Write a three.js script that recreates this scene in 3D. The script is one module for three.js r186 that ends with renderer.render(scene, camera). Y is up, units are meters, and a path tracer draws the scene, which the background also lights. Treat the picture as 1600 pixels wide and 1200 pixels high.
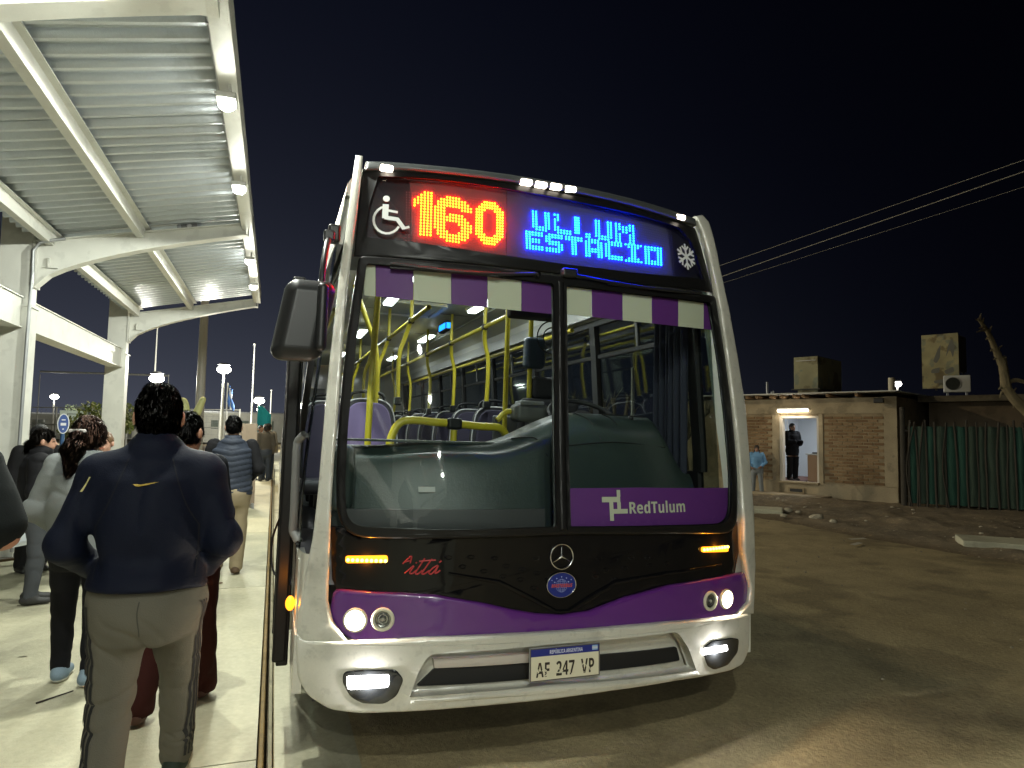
import * as THREE from 'three';
import { mergeGeometries, toCreasedNormals, mergeVertices } from 'three/addons/utils/BufferGeometryUtils.js';
import { RoundedBoxGeometry } from 'three/addons/geometries/RoundedBoxGeometry.js';
import { TessellateModifier } from 'three/addons/modifiers/TessellateModifier.js';
import { RectAreaLightUniformsLib } from 'three/addons/lights/RectAreaLightUniformsLib.js';
import { FontLoader } from 'three/addons/loaders/FontLoader.js';
import { TextGeometry } from 'three/addons/geometries/TextGeometry.js';

RectAreaLightUniformsLib.init();
// ---------------------------------------------------------------- camera
const scene = new THREE.Scene();
const FOCAL = 1060, EYE = new THREE.Vector3(0, 1.6, 0);           // pixels of the 1600 x 1200 photograph, metres
const camera = new THREE.PerspectiveCamera(2 * Math.atan(600 / FOCAL) * 180 / Math.PI, 4 / 3, 0.05, 2000);
{
  const yaw = 19.234 * Math.PI / 180, pitch = 4.019 * Math.PI / 180, roll = 1.0 * Math.PI / 180;
  const fwd = new THREE.Vector3(Math.sin(yaw) * Math.cos(pitch), Math.sin(pitch), -Math.cos(yaw) * Math.cos(pitch));
  const right = new THREE.Vector3(Math.cos(yaw), 0, Math.sin(yaw));
  const up = new THREE.Vector3().crossVectors(right, fwd);
  const r2 = right.clone().multiplyScalar(Math.cos(roll)).addScaledVector(up, Math.sin(roll));
  const u2 = right.clone().multiplyScalar(-Math.sin(roll)).addScaledVector(up, Math.cos(roll));
  camera.position.copy(EYE);
  camera.quaternion.setFromRotationMatrix(new THREE.Matrix4().makeBasis(r2, u2, fwd.clone().negate()));
  camera.updateMatrixWorld(true);
  camera.userData.basis = [r2, u2, fwd];
}
scene.add(camera);

// ---------------------------------------------------------------- night sky and exposure
{
  const W = 512, H = 256, d = new Float32Array(W * H * 4);
  for (let j = 0; j < H; j++) for (let i = 0; i < W; i++) {
    const el = ((j + 0.5) / H - 0.5) * Math.PI, az = ((i + 0.5) / W - 0.5) * 2 * Math.PI;
    // light of the lit town hangs low over the plaza side (towards -x, -z) and fades upwards and away from it
    const toward = Math.cos(az - Math.atan2(-1, -0.28)), lobe = Math.pow(Math.max(0, 0.5 + 0.5 * toward), 9);
    const e = Math.max(0, el), glow = lobe * 0.060 * Math.exp(-e / 0.17), wide = Math.pow(Math.max(0, 0.5 + 0.5 * toward), 5) * 0.0085 * Math.exp(-e / 0.7);
    const o = (j * W + i) * 4;
    d[o] = 0.0002 + glow * 0.90 + wide * .55; d[o + 1] = 0.0002 + glow * 0.98 + wide * .75; d[o + 2] = 0.0006 + glow * 1.20 + wide * 1.9; d[o + 3] = 1;
  }
  const sky = new THREE.DataTexture(d, W, H, THREE.RGBAFormat, THREE.FloatType);
  sky.mapping = THREE.EquirectangularReflectionMapping; sky.magFilter = THREE.LinearFilter; sky.minFilter = THREE.LinearFilter; sky.wrapS = THREE.RepeatWrapping;
  sky.needsUpdate = true;
  scene.background = sky; scene.environment = sky;
}
const renderer = new THREE.WebGLRenderer({ antialias: true });
renderer.toneMapping = THREE.LinearToneMapping;
renderer.toneMappingExposure = 1.1;
renderer.shadowMap.enabled = true;
const FLOOD = 22;                                       // candela of the shelter floods

// ---------------------------------------------------------------- helpers
const V = (x, y, z) => new THREE.Vector3(x, y, z);
function rng(seed) { let a = seed >>> 0; return () => { a = (a + 0x6D2B79F5) | 0; let t = Math.imul(a ^ (a >>> 15), 1 | a); t = (t + Math.imul(t ^ (t >>> 7), 61 | t)) ^ t; return ((t ^ (t >>> 14)) >>> 0) / 4294967296; }; }
const clamp = (x, a = 0, b = 1) => Math.min(b, Math.max(a, x));
const smooth = (a, b, x) => { const t = clamp((x - a) / (b - a)); return t * t * (3 - 2 * t); };
const lerp = (a, b, t) => a + (b - a) * t;
const hash3 = (i, j, k) => { let h = Math.imul(i, 374761393) ^ Math.imul(j, 668265263) ^ Math.imul(k, 2147483647 ^ 1274126177); h = Math.imul(h ^ (h >>> 13), 1274126177); return ((h ^ (h >>> 16)) >>> 0) / 4294967296; };
function vnoise(x, y, z) {
  const i = Math.floor(x), j = Math.floor(y), k = Math.floor(z); let u = x - i, v = y - j, w = z - k;
  u = u * u * (3 - 2 * u); v = v * v * (3 - 2 * v); w = w * w * (3 - 2 * w);
  const L = (a, b, t) => a + (b - a) * t;
  return L(L(L(hash3(i, j, k), hash3(i + 1, j, k), u), L(hash3(i, j + 1, k), hash3(i + 1, j + 1, k), u), v),
    L(L(hash3(i, j, k + 1), hash3(i + 1, j, k + 1), u), L(hash3(i, j + 1, k + 1), hash3(i + 1, j + 1, k + 1), u), v), w) * 2 - 1;
}
// pixel of the photograph -> direction -> point on a plane that the thing touches
const ray = (px, py) => { const [r, u, f] = camera.userData.basis; return f.clone().addScaledVector(r, (px - 800) / FOCAL).addScaledVector(u, (600 - py) / FOCAL); };
const onY = (px, py, y = 0) => { const d = ray(px, py); return EYE.clone().addScaledVector(d, (y - EYE.y) / d.y); };
const onZ = (px, py, z) => { const d = ray(px, py); return EYE.clone().addScaledVector(d, z / d.z); };
const onX = (px, py, x) => { const d = ray(px, py); return EYE.clone().addScaledVector(d, x / d.x); };
const atDepth = (px, py, depth) => EYE.clone().addScaledVector(ray(px, py), depth);

const taken = {};
function numbered(name) { const n = taken[name] = (taken[name] ?? -1) + 1; return n ? `${name}_${String(n).padStart(3, '0')}` : name; }
function shade(o) { o.castShadow = true; o.receiveShadow = true; return o; }
function part(name, geo, mat, parent) { const g = Array.isArray(geo) ? join(geo) : geo; const m = shade(new THREE.Mesh(g, mat)); m.name = name; parent.add(m); return m; }
function thing(name, label, category, pos = [0, 0, 0], turn = 0, group) {
  const o = new THREE.Group(); o.name = numbered(name); o.position.set(...pos); o.rotation.y = turn; o.userData = { label, category };
  if (group) o.userData.group = group; scene.add(o); return o;
}
function single(name, geo, mat, label, category, group) { const m = part(numbered(name), geo, mat, scene); m.userData = { label, category }; if (group) m.userData.group = group; return m; }
function struct(name, geo, mat) { const m = part(numbered(name), geo, mat, scene); m.userData = { kind: 'structure' }; return m; }
function structGroup(name) { const o = new THREE.Group(); o.name = numbered(name); o.userData = { kind: 'structure' }; scene.add(o); return o; }
function copy(o, pos, turn, label) { const c = o.clone(); c.name = numbered(o.name.replace(/_\d{3}$/, '')); c.userData = { ...o.userData }; if (label) c.userData.label = label; c.position.set(...pos); c.rotation.y = turn; scene.add(c); return c; }
function plain(g) { const q = g.index ? g.toNonIndexed() : g; for (const k of Object.keys(q.attributes)) if (!['position', 'normal', 'uv'].includes(k)) q.deleteAttribute(k); if (!q.attributes.uv) q.setAttribute('uv', new THREE.BufferAttribute(new Float32Array(q.attributes.position.count * 2), 2)); if (!q.attributes.normal) q.computeVertexNormals(); return q; }
const join = gs => gs.length === 1 ? gs[0] : mergeGeometries(gs.map(plain));
const box = (w, h, d, x = 0, y = 0, z = 0) => new THREE.BoxGeometry(w, h, d).translate(x, y, z);
const rbox = (w, h, d, r, x = 0, y = 0, z = 0, s = 2) => new RoundedBoxGeometry(w, h, d, s, Math.min(r, w * .49, h * .49, d * .49)).translate(x, y, z);
function rod(a, b, r1, r2 = r1, seg = 10) { const d = b.clone().sub(a), g = new THREE.CylinderGeometry(r2, r1, d.length(), seg); g.applyQuaternion(new THREE.Quaternion().setFromUnitVectors(V(0, 1, 0), d.clone().normalize())); const m = a.clone().add(b).multiplyScalar(.5); return g.translate(m.x, m.y, m.z); }
const pipe = (pts, r, seg = 24, rad = 8, closed = false) => new THREE.TubeGeometry(new THREE.CatmullRomCurve3(pts, closed, 'centripetal'), seg, r, rad, closed);
function beam(a, b, w, h) { const d = b.clone().sub(a), L = d.length(), g = new THREE.BoxGeometry(w, h, L); const q = new THREE.Quaternion().setFromRotationMatrix(new THREE.Matrix4().lookAt(b, a, V(0, 1, 0))); g.applyQuaternion(q); const m = a.clone().add(b).multiplyScalar(.5); return g.translate(m.x, m.y, m.z); }
function polyShape(pts, holes = []) { const s = new THREE.Shape(pts.map(p => new THREE.Vector2(p[0], p[1]))); for (const h of holes) s.holes.push(new THREE.Path(h.map(p => new THREE.Vector2(p[0], p[1])))); return s; }
function roundPoly(pts, r, n = 5) {      // corners of a polygon rounded with radius about r
  const out = [], N = pts.length;
  for (let i = 0; i < N; i++) {
    const p = pts[i], a = pts[(i + N - 1) % N], b = pts[(i + 1) % N], ri = p[2] ?? r;
    const la = Math.hypot(a[0] - p[0], a[1] - p[1]), lb = Math.hypot(b[0] - p[0], b[1] - p[1]), k = Math.min(ri, la * .49, lb * .49);
    const p0 = [p[0] + (a[0] - p[0]) * k / la, p[1] + (a[1] - p[1]) * k / la], p1 = [p[0] + (b[0] - p[0]) * k / lb, p[1] + (b[1] - p[1]) * k / lb];
    if (k < 1e-4) { out.push([p[0], p[1]]); continue; }
    for (let t = 0; t <= n; t++) { const s = t / n; out.push([(1 - s) ** 2 * p0[0] + 2 * s * (1 - s) * p[0] + s * s * p1[0], (1 - s) ** 2 * p0[1] + 2 * s * (1 - s) * p[1] + s * s * p1[1]]); }
  }
  return out;
}
// ---- materials
function mat(rgb, roughness = .6, metalness = 0, extra = {}) { const m = new THREE.MeshPhysicalMaterial({ roughness, metalness, ...extra }); m.color.setRGB(...rgb); m.side = THREE.DoubleSide; return m; }
function glow(rgb, k = 1) { const m = new THREE.MeshStandardMaterial({ color: 0x000000, roughness: .6 }); m.emissive.setRGB(...rgb); m.emissiveIntensity = k; return m; }
function noiseTex(size, fn, { srgb = true, repeat = 1 } = {}) {     // fn(u, v) in 0..1 periodic -> [r,g,b] 0..1 (display values when srgb)
  const d = new Uint8Array(size * size * 4);
  for (let j = 0; j < size; j++) for (let i = 0; i < size; i++) { const c = fn(i / size, j / size), o = (j * size + i) * 4; d[o] = clamp(c[0]) * 255; d[o + 1] = clamp(c[1]) * 255; d[o + 2] = clamp(c[2]) * 255; d[o + 3] = 255; }
  const t = new THREE.DataTexture(d, size, size); t.wrapS = t.wrapT = THREE.RepeatWrapping; t.magFilter = THREE.LinearFilter; t.minFilter = THREE.LinearMipmapLinearFilter; t.generateMipmaps = true; t.repeat.set(repeat, repeat);
  if (srgb) t.colorSpace = THREE.SRGBColorSpace; t.needsUpdate = true; return t;
}
// tileable fractal noise: lattice of `cells` wraps round
function pnoise(u, v, cells, seed) {
  const x = u * cells, y = v * cells, i = Math.floor(x), j = Math.floor(y); let a = x - i, b = y - j; a = a * a * (3 - 2 * a); b = b * b * (3 - 2 * b);
  const w = n => ((n % cells) + cells) % cells, h = (p, q) => hash3(w(p), w(q), seed);
  return lerp(lerp(h(i, j), h(i + 1, j), a), lerp(h(i, j + 1), h(i + 1, j + 1), a), b) * 2 - 1;
}
function pfbm(u, v, cells, oct, seed) { let s = 0, a = .5; for (let o = 0; o < oct; o++) { s += a * pnoise(u, v, cells << o, seed + o * 17); a *= .5; } return s; }
const rep = (t, x, y = x) => { const c = t.clone(); c.repeat.set(x, y); c.needsUpdate = true; return c; };
const grey = (a, r = 1, g = 1, b = 1) => [a * r, a * g, a * b];

// ---- signed-distance bodies meshed with surface nets
function surfaceNet(f, lo, hi, cell) {
  const nx = Math.ceil((hi[0] - lo[0]) / cell) + 1, ny = Math.ceil((hi[1] - lo[1]) / cell) + 1, nz = Math.ceil((hi[2] - lo[2]) / cell) + 1;
  const F = new Float32Array(nx * ny * nz), id = new Int32Array(nx * ny * nz).fill(-1);
  for (let k = 0, o = 0; k < nz; k++) for (let j = 0; j < ny; j++) for (let i = 0; i < nx; i++, o++) F[o] = f(lo[0] + i * cell, lo[1] + j * cell, lo[2] + k * cell);
  const P = [], idx = [], sx = 1, sy = nx, sz = nx * ny, C = [0, sx, sy, sx + sy, sz, sz + sx, sz + sy, sz + sx + sy];
  const E = [[0, 1], [2, 3], [4, 5], [6, 7], [0, 2], [1, 3], [4, 6], [5, 7], [0, 4], [1, 5], [2, 6], [3, 7]];
  for (let k = 0; k < nz - 1; k++) for (let j = 0; j < ny - 1; j++) for (let i = 0; i < nx - 1; i++) {
    const o = i + j * sy + k * sz; let m = 0; for (let c = 0; c < 8; c++) if (F[o + C[c]] < 0) m |= 1 << c;
    if (m === 0 || m === 255) continue;
    let x = 0, y = 0, z = 0, n = 0;
    for (const [a, b] of E) { const fa = F[o + C[a]], fb = F[o + C[b]]; if ((fa < 0) === (fb < 0)) continue; const t = fa / (fa - fb); x += (a & 1) + ((b & 1) - (a & 1)) * t; y += ((a >> 1) & 1) + (((b >> 1) & 1) - ((a >> 1) & 1)) * t; z += (a >> 2) + ((b >> 2) - (a >> 2)) * t; n++; }
    id[o] = P.length / 3; P.push(lo[0] + (i + x / n) * cell, lo[1] + (j + y / n) * cell, lo[2] + (k + z / n) * cell);
  }
  const quad = (a, b, c, d, flip) => { if (a < 0 || b < 0 || c < 0 || d < 0) return; if (flip) idx.push(a, c, b, a, d, c); else idx.push(a, b, c, a, c, d); };
  for (let k = 1; k < nz - 1; k++) for (let j = 1; j < ny - 1; j++) for (let i = 1; i < nx - 1; i++) {
    const o = i + j * sy + k * sz, s = F[o] < 0;
    if (s !== (F[o + sx] < 0)) quad(id[o - sy - sz], id[o - sz], id[o], id[o - sy], !s);
    if (s !== (F[o + sy] < 0)) quad(id[o - sx - sz], id[o - sx], id[o], id[o - sz], !s);
    if (s !== (F[o + sz] < 0)) quad(id[o - sx - sy], id[o - sy], id[o], id[o - sx], !s);
  }
  const g = new THREE.BufferGeometry(); g.setAttribute('position', new THREE.Float32BufferAttribute(P, 3)); g.setIndex(idx);
  const uv = new Float32Array(P.length / 3 * 2); for (let i = 0; i < P.length / 3; i++) { uv[2 * i] = P[3 * i] + .6 * P[3 * i + 2]; uv[2 * i + 1] = P[3 * i + 1]; }
  g.setAttribute('uv', new THREE.BufferAttribute(uv, 2)); g.computeVertexNormals(); return g;
}
const smin = (a, b, k) => { const h = Math.max(k - Math.abs(a - b), 0) / k; return Math.min(a, b) - h * h * k * .25; };
const smax = (a, b, k) => -smin(-a, -b, k);
function cone(a, b, r1, r2) {            // tapered capsule
  const bx = b[0] - a[0], by = b[1] - a[1], bz = b[2] - a[2], L = bx * bx + by * by + bz * bz;
  return (x, y, z) => { const px = x - a[0], py = y - a[1], pz = z - a[2], t = clamp((px * bx + py * by + pz * bz) / L), dx = px - bx * t, dy = py - by * t, dz = pz - bz * t; return Math.sqrt(dx * dx + dy * dy + dz * dz) - (r1 + (r2 - r1) * t); };
}
function ell(c, r) { const m = Math.min(...r); return (x, y, z) => { const a = (x - c[0]) / r[0], b = (y - c[1]) / r[1], d = (z - c[2]) / r[2], k = Math.sqrt(a * a + b * b + d * d), a2 = a / r[0], b2 = b / r[1], d2 = d / r[2], g = Math.sqrt(a2 * a2 + b2 * b2 + d2 * d2); return g > 1e-9 ? k * (k - 1) / g : -m; }; }
const blend = (list, k) => (x, y, z) => { let d = list[0](x, y, z); for (let i = 1; i < list.length; i++) d = smin(d, list[i](x, y, z), k); return d; };
// ================================================================ ground
const ROAD = -0.12;
const speck = (u, v) => pnoise(u, v, 256, 91) * .5 + pnoise(u, v, 512, 92) * .5;
const texConcrete = noiseTex(1024, (u, v) => {
  const big = pfbm(u, v, 4, 4, 3), mid = pfbm(u, v, 14, 4, 8), st = smooth(.12, .4, pfbm(u + .3, v, 5, 5, 21)), f = speck(u, v);
  const tyre = smooth(.28, .42, pfbm(u, v * 1, 9, 5, 33)) * .07;
  const a = .70 + .07 * big + .055 * mid + .035 * f - .10 * st - tyre; return [a * 1.0, a * .975, a * .83];
});
const texBumpFine = noiseTex(512, (u, v) => grey(.5 + .3 * pfbm(u, v, 32, 4, 5) + .15 * pnoise(u, v, 256, 7)), { srgb: false });
const texDirt = noiseTex(768, (u, v) => {
  const big = pfbm(u, v, 4, 5, 41), mid = pfbm(u, v, 22, 4, 43), f = speck(u, v), peb = smooth(.35, .5, pfbm(u, v, 60, 2, 47));
  const a = .47 + .10 * big + .08 * mid + .06 * f + .12 * peb; return [a * 1.0, a * .88, a * .68];
});
const texRoad = noiseTex(768, (u, v) => {
  const big = pfbm(u, v, 3, 5, 61), mid = pfbm(u, v, 18, 4, 63), f = speck(u, v), dust = smooth(.0, .35, pfbm(u, v, 6, 5, 66)), dark = smooth(.1, .4, pfbm(u, v, 8, 5, 69));
  const a = .67 + .05 * big + .07 * mid + .07 * f + .06 * dust - .10 * dark; return [a, a * .915, a * .70];
});
const mConcrete = mat([1, 1, 1], .72, 0, { map: rep(texConcrete, 1 / 7), bumpMap: rep(texBumpFine, 1 / 1.3), bumpScale: .004 });
const mConcreteB = mat([.93, .94, .95], .7, 0, { map: rep(texConcrete, 1 / 6), bumpMap: rep(texBumpFine, 1 / 1.1), bumpScale: .004 });
const mDirt = mat([1, 1, 1], .95, 0, { map: rep(texDirt, 1 / 3.1), bumpMap: rep(texBumpFine, 1 / .7), bumpScale: .03 });
const mRoad = mat([1, 1, 1], .8, 0, { map: rep(texRoad, 1 / 5.3), bumpMap: rep(texBumpFine, 1 / .8), bumpScale: .014 });
function metreUV(g) { const p = g.attributes.position, n = g.attributes.normal, uv = new Float32Array(p.count * 2); for (let i = 0; i < p.count; i++) { const ax = Math.abs(n.getX(i)), ay = Math.abs(n.getY(i)), az = Math.abs(n.getZ(i)); const [a, b] = ay >= ax && ay >= az ? [p.getX(i), p.getZ(i)] : ax > az ? [p.getZ(i), p.getY(i)] : [p.getX(i), p.getY(i)]; uv[2 * i] = a; uv[2 * i + 1] = b; } g.setAttribute('uv', new THREE.BufferAttribute(uv, 2)); return g; }

{ const g = new THREE.PlaneGeometry(700, 700, 1, 1).rotateX(-Math.PI / 2).translate(0, -.16, -100); struct('ground', metreUV(g), mDirt); }
{ // carriageway, from the kerb to the verge over the street
  const g = new THREE.PlaneGeometry(9.8, 130, 60, 400).rotateX(-Math.PI / 2).translate(4.96, ROAD, -40); const p = g.attributes.position;
  for (let i = 0; i < p.count; i++) { const x = p.getX(i), z = p.getZ(i); if (x > 3.5) p.setY(i, ROAD + (.018 * vnoise(x * .7, 1, z * .5) + .006 * vnoise(x * 3, 2, z * 3)) * smooth(3.5, 6, x)); }
  g.computeVertexNormals(); struct('road', metreUV(g), mRoad);
}
{ // beaten earth between the road and the houses: humps, ruts, rubble
  const g = new THREE.PlaneGeometry(16, 60, 200, 620).rotateX(-Math.PI / 2).translate(17.3, 0, -22), p = g.attributes.position;
  for (let i = 0; i < p.count; i++) { const x = p.getX(i), z = p.getZ(i), e = smooth(9.3, 10.6, x); p.setY(i, -.17 + e * (.09 + .05 * vnoise(x * .8, 4, z * .5) + .03 * vnoise(x * 2.3, 5, z * 2.1) + .016 * vnoise(x * 7, 6, z * 7)) + e * .05 * Math.exp(-(((x - 12.3 - .12 * (z + 12)) / .8) ** 2)) * (1 + vnoise(x * 3, 7, z * 2)) ); }
  g.computeVertexNormals(); struct('verge', metreUV(g), mDirt);
}
{ // platform: cast concrete bays with open joints
  const P = structGroup('platform'); let n = 0;
  for (let x0 = -13.4; x0 < -.1; x0 += 3.35) for (let z0 = -45.4; z0 < 12; z0 += 3.8) { const x1 = x0 + 3.35, ww = 3.35 - .012, ll = 3.8 - .012; part('slab', metreUV(box(ww - (x1 > -.2 ? .012 : 0), .14, ll, (x0 + x1) / 2 - (x1 > -.2 ? .006 : 0), -.07, z0 + 1.9)), (n++ % 3 ? mConcrete : mConcreteB), P); }
  const kerbMat = mat([.40, .27, .09], .7, 0, { map: rep(texConcrete, 2.2), bumpMap: rep(texBumpFine, 3), bumpScale: .006 });
  const faceMat = mat([.6, .58, .54], .85, 0, { map: rep(texConcrete, 1.4) });
  for (let z0 = -45; z0 < 8; z0 += 3) { const s = polyShape([[-.014, -.1], [.008, -.1], [.012, -.004], [.006, .004], [-.010, .004], [-.014, -.002]]); const g = new THREE.ExtrudeGeometry(s, { depth: 2.992, bevelEnabled: false }); g.translate(.004, 0, z0); const p = g.attributes.position; part('kerb_edging', metreUV(g), kerbMat, P);
    const f = new THREE.ExtrudeGeometry(polyShape([[.032, -.14], [.058, -.14], [.050, -.02], [.032, -.012]]), { depth: 2.992, bevelEnabled: false }).translate(.004, 0, z0); part('kerb_face', metreUV(f), faceMat, P); }
}
{ // loose grit on the carriageway and its broken edge
  const R = rng(55), gs = []; for (let i = 0; i < 1300; i++) { const x = 3.2 + 6.6 * Math.pow(R(), .6), z = 1 - R() * 24, r = .003 + R() ** 5 * .018; gs.push(new THREE.TetrahedronGeometry(r, 1).scale(1, .6, 1).rotateY(R() * 6).translate(x, ROAD + r * .3 + .012, z)); }
  const m = part('grit', gs, mat([.34, .30, .22], .95), scene); m.userData = { kind: 'stuff', label: 'fine grit scattered over the dusty road', category: 'grit' };
}
// concrete strip beside the kerb where the bus stops
struct('gutter', metreUV(new THREE.PlaneGeometry(.42, 60).rotateX(-Math.PI / 2).translate(.28, ROAD + .005, -20)), mConcreteB);

// ================================================================ shelter
const texPaint = noiseTex(512, (u, v) => { const a = .86 + .04 * pfbm(u, v, 6, 5, 71) + .015 * speck(u, v) - .035 * smooth(.25, .45, pfbm(u, v, 10, 5, 73)); return [a, a, a * .985]; });
const mSteel = mat([.80, .80, .76], .45, 0, { map: rep(texPaint, .7) });
const mSheet = mat([.66, .72, .80], .30, .5, { map: rep(texPaint, .4), bumpMap: rep(texBumpFine, 1 / .8), bumpScale: .002 });
const mGalv = mat([.35, .36, .37], .5, .7);
const shelter = thing('bus_shelter', 'white steel cantilever shelter with a corrugated sheet roof over the platform', 'shelter');
const BAYS = [12.3, 6.75, 1.2, -4.40, -9.72, -15.4];                    // z of the frames
const roofY = x => 4.46 + .21 * (x + .45);                          // the roof climbs towards the road
function armGeo(z) {
  const bot = []; for (let t = 0; t <= 16; t++) { const s = t / 16, x = lerp(-2.84, -.46, s); bot.push([x, 3.26 + .92 * Math.pow(s, .62) * (1 - .0 * s)]); }
  const outline = [[-.46, 4.33], [-2.84, 3.83], ...bot];
  const web = new THREE.ExtrudeGeometry(polyShape(outline), { depth: .05, bevelEnabled: false }).translate(0, 0, z - .025);
  const fl = [beam(V(-2.84, 3.835, z), V(-.44, 4.338, z), .17, .014)];
  for (let i = 0; i < bot.length - 1; i++) fl.push(beam(V(bot[i][0], bot[i][1], z), V(bot[i + 1][0], bot[i + 1][1], z), .17, .014));
  return { web: metreUV(plain(web)), flange: metreUV(join(fl)) };
}
for (const z of BAYS) {
  const col = part('column', metreUV(join([box(.36, 3.0, .30, -3.02, 1.5, z), box(.33, 1.22, .26, -3.02, 3.61, z)])), mSteel, shelter);
  part('base_plate', [box(.52, .025, .46, -3.02, .0125, z), ...[-1, 1].flatMap(a => [-1, 1].map(b => new THREE.CylinderGeometry(.016, .016, .06, 6).translate(-3.02 + a * .21, .05, z + b * .18)))], mGalv, col);
  part('collar_plate', [box(.40, .02, .34, -3.02, 3.01, z), box(.02, .52, .30, -2.838, 3.52, z)], mSteel, col);
  const a = armGeo(z); const arm = part('bracket_arm', a.web, mSteel, shelter); part('flange', a.flange, mSteel, arm);
  part('stiffener', [box(.012, .12, .16, -2.70, 3.58, z), box(.16, .012, .12, -2.68, 3.52, z)], mSteel, arm);
  part('end_cleat', [box(.012, .2, .2, -.43, 4.26, z), box(.1, .012, .2, -.48, 4.17, z)], mSteel, arm);
}
const zA = BAYS[0] + .15, zB = BAYS.at(-1) - .12;
for (let i = 0; i + 1 < BAYS.length; i++) { const a = BAYS[i], b = BAYS[i + 1], m = (a + b) / 2, L = a - b;
  part('tie_beam', metreUV(join([box(.2, .34, L - .31, -3.02, 2.93, m), box(.24, .015, L - .31, -3.02, 3.11, m), box(.24, .015, L - .31, -3.02, 2.75, m)])), mSteel, shelter);
  const per = .205, amp = .034;                                              // corrugated sheets, five to a bay
  for (let s = 0; s < 5; s++) {
    const z0 = b + s * L / 5, z1 = b + (s + 1) * L / 5 + .05, n = Math.round((z1 - z0) / .0128), lift = (s % 2) * .004, pos = [], idx = [], xs = [-2.95, -2.2, -1.4, -.7, -.40];
    for (let k = 0; k <= n; k++) { const z = z0 + (z1 - z0) * k / n, ph = ((z / per) % 1 + 1) % 1, w = clamp((Math.abs(ph - .5) - .13) / .1, 0, 1); for (const x of xs) pos.push(x, roofY(x) + amp * (w * 2 - 1) + lift + .004 * vnoise(x * 2, i, z * .8), z); }
    for (let k = 0; k < n; k++) for (let q = 0; q < xs.length - 1; q++) { const o = k * xs.length + q; idx.push(o, o + 1, o + xs.length, o + 1, o + xs.length + 1, o + xs.length); }
    const g = new THREE.BufferGeometry(); g.setAttribute('position', new THREE.Float32BufferAttribute(pos, 3)); g.setIndex(idx); g.computeVertexNormals();
    part('roof_sheet', metreUV(toCreasedNormals(g, .6)), mSheet, shelter);
  }
}
for (const [x, w, h] of [[-1.72, .085, .15], [-2.70, .085, .15]]) { const y = roofY(x) - .034 - .004 - h / 2; for (let i = 0; i + 1 < BAYS.length; i++) part('purlin', metreUV(join([box(w, h, 5.6, x, y, (BAYS[i] + BAYS[i + 1]) / 2), box(w + .06, .012, 5.6, x + .03, y + h / 2 - .008, (BAYS[i] + BAYS[i + 1]) / 2)])), mSteel, shelter); }
for (let i = 0; i + 1 < BAYS.length; i++) part('eave_beam', metreUV(join([box(.05, .24, 5.63, -.40, 4.37, (BAYS[i] + BAYS[i + 1]) / 2), box(.12, .014, 5.63, -.45, 4.255, (BAYS[i] + BAYS[i + 1]) / 2)])), mSteel, shelter);
part('conduit', [pipe([V(-.52, 4.30, zA), V(-.52, 4.30, -4), V(-.52, 4.30, zB)], .014, 40, 6)], mGalv, shelter);
for (const z of [-4.8, -6.4, -8.9, -10.4, -12.2, -14]) part('conduit_clip', box(.05, .04, .03, -.515, 4.302, z), mGalv, shelter);
part('down_conduit', [pipe([V(-2.83, .1, -9.50), V(-2.81, 3.4, -9.50), V(-2.79, 3.75, -9.50), V(-2.5, 3.86, -9.52)], .02, 30, 7)], mGalv, shelter);

// flood lamps under the eave, two to a bay
const mLens = glow([.98, 1, .90], 150), mHousing = mat([.5, .5, .48], .4, .3);
const lampSpots = [[-5.61, 'lit white flood lamp under the eave, just past the frame nearest the bus front'], [-7.63, 'lit white flood lamp under the eave just before the square speaker'], [-10.98, 'lit white flood lamp under the eave in the end bay, nearer the speaker'], [-12.96, 'lit white flood lamp under the eave by the shelter end'],
  ...[-3.62, 1.6, 3.6, 7.2, 9.2].map(z => [z, 'lit white flood lamp under the eave, in the bays before the bus'])];
for (const [z, label] of lampSpots) {
  const t = thing('flood_lamp', label, 'lamp', [-.45, 4.10, z], 0, 'flood lamps along the shelter eave');
  part('housing', [rbox(.15, .05, .20, .012, 0, .055, 0)], mHousing, t); part('bracket', [box(.02, .1, .16, .02, .10, 0)], mHousing, t);
  part('lens', new THREE.SphereGeometry(.062, 16, 12).scale(1, .62, 1.25).translate(0, .012, 0), mLens, t);
  const l = new THREE.SpotLight(0xffffff, FLOOD, 0, 1.54, .05, 2); l.color.setRGB(.96, 1, .89); l.position.set(-.45, 4.10, z); l.target.position.set(-.55, 0, z); l.castShadow = true; l.shadow.radius = 2.5; scene.add(l, l.target);
}
{ // square horn speaker hung under the second frame
  const p = onZ(297, 356, -9.95); const t = thing('loudspeaker', 'square white loudspeaker hung under the shelter roof beside the bracket arm', 'speaker', p.toArray());
  part('case', [rbox(.30, .24, .16, .02)], mat([.40, .42, .46], .5), t); part('horn', new THREE.CylinderGeometry(.10, .05, .06, 20).rotateX(Math.PI / 2).translate(0, 0, .085), mat([.2, .2, .2], .5), t); part('cone', new THREE.SphereGeometry(.035, 12, 8).translate(0, 0, .10), mat([.6, .6, .6], .4), t);
  part('mount', [box(.05, .1, .05, 0, .16, 0)], mSteel, t);
}
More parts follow.
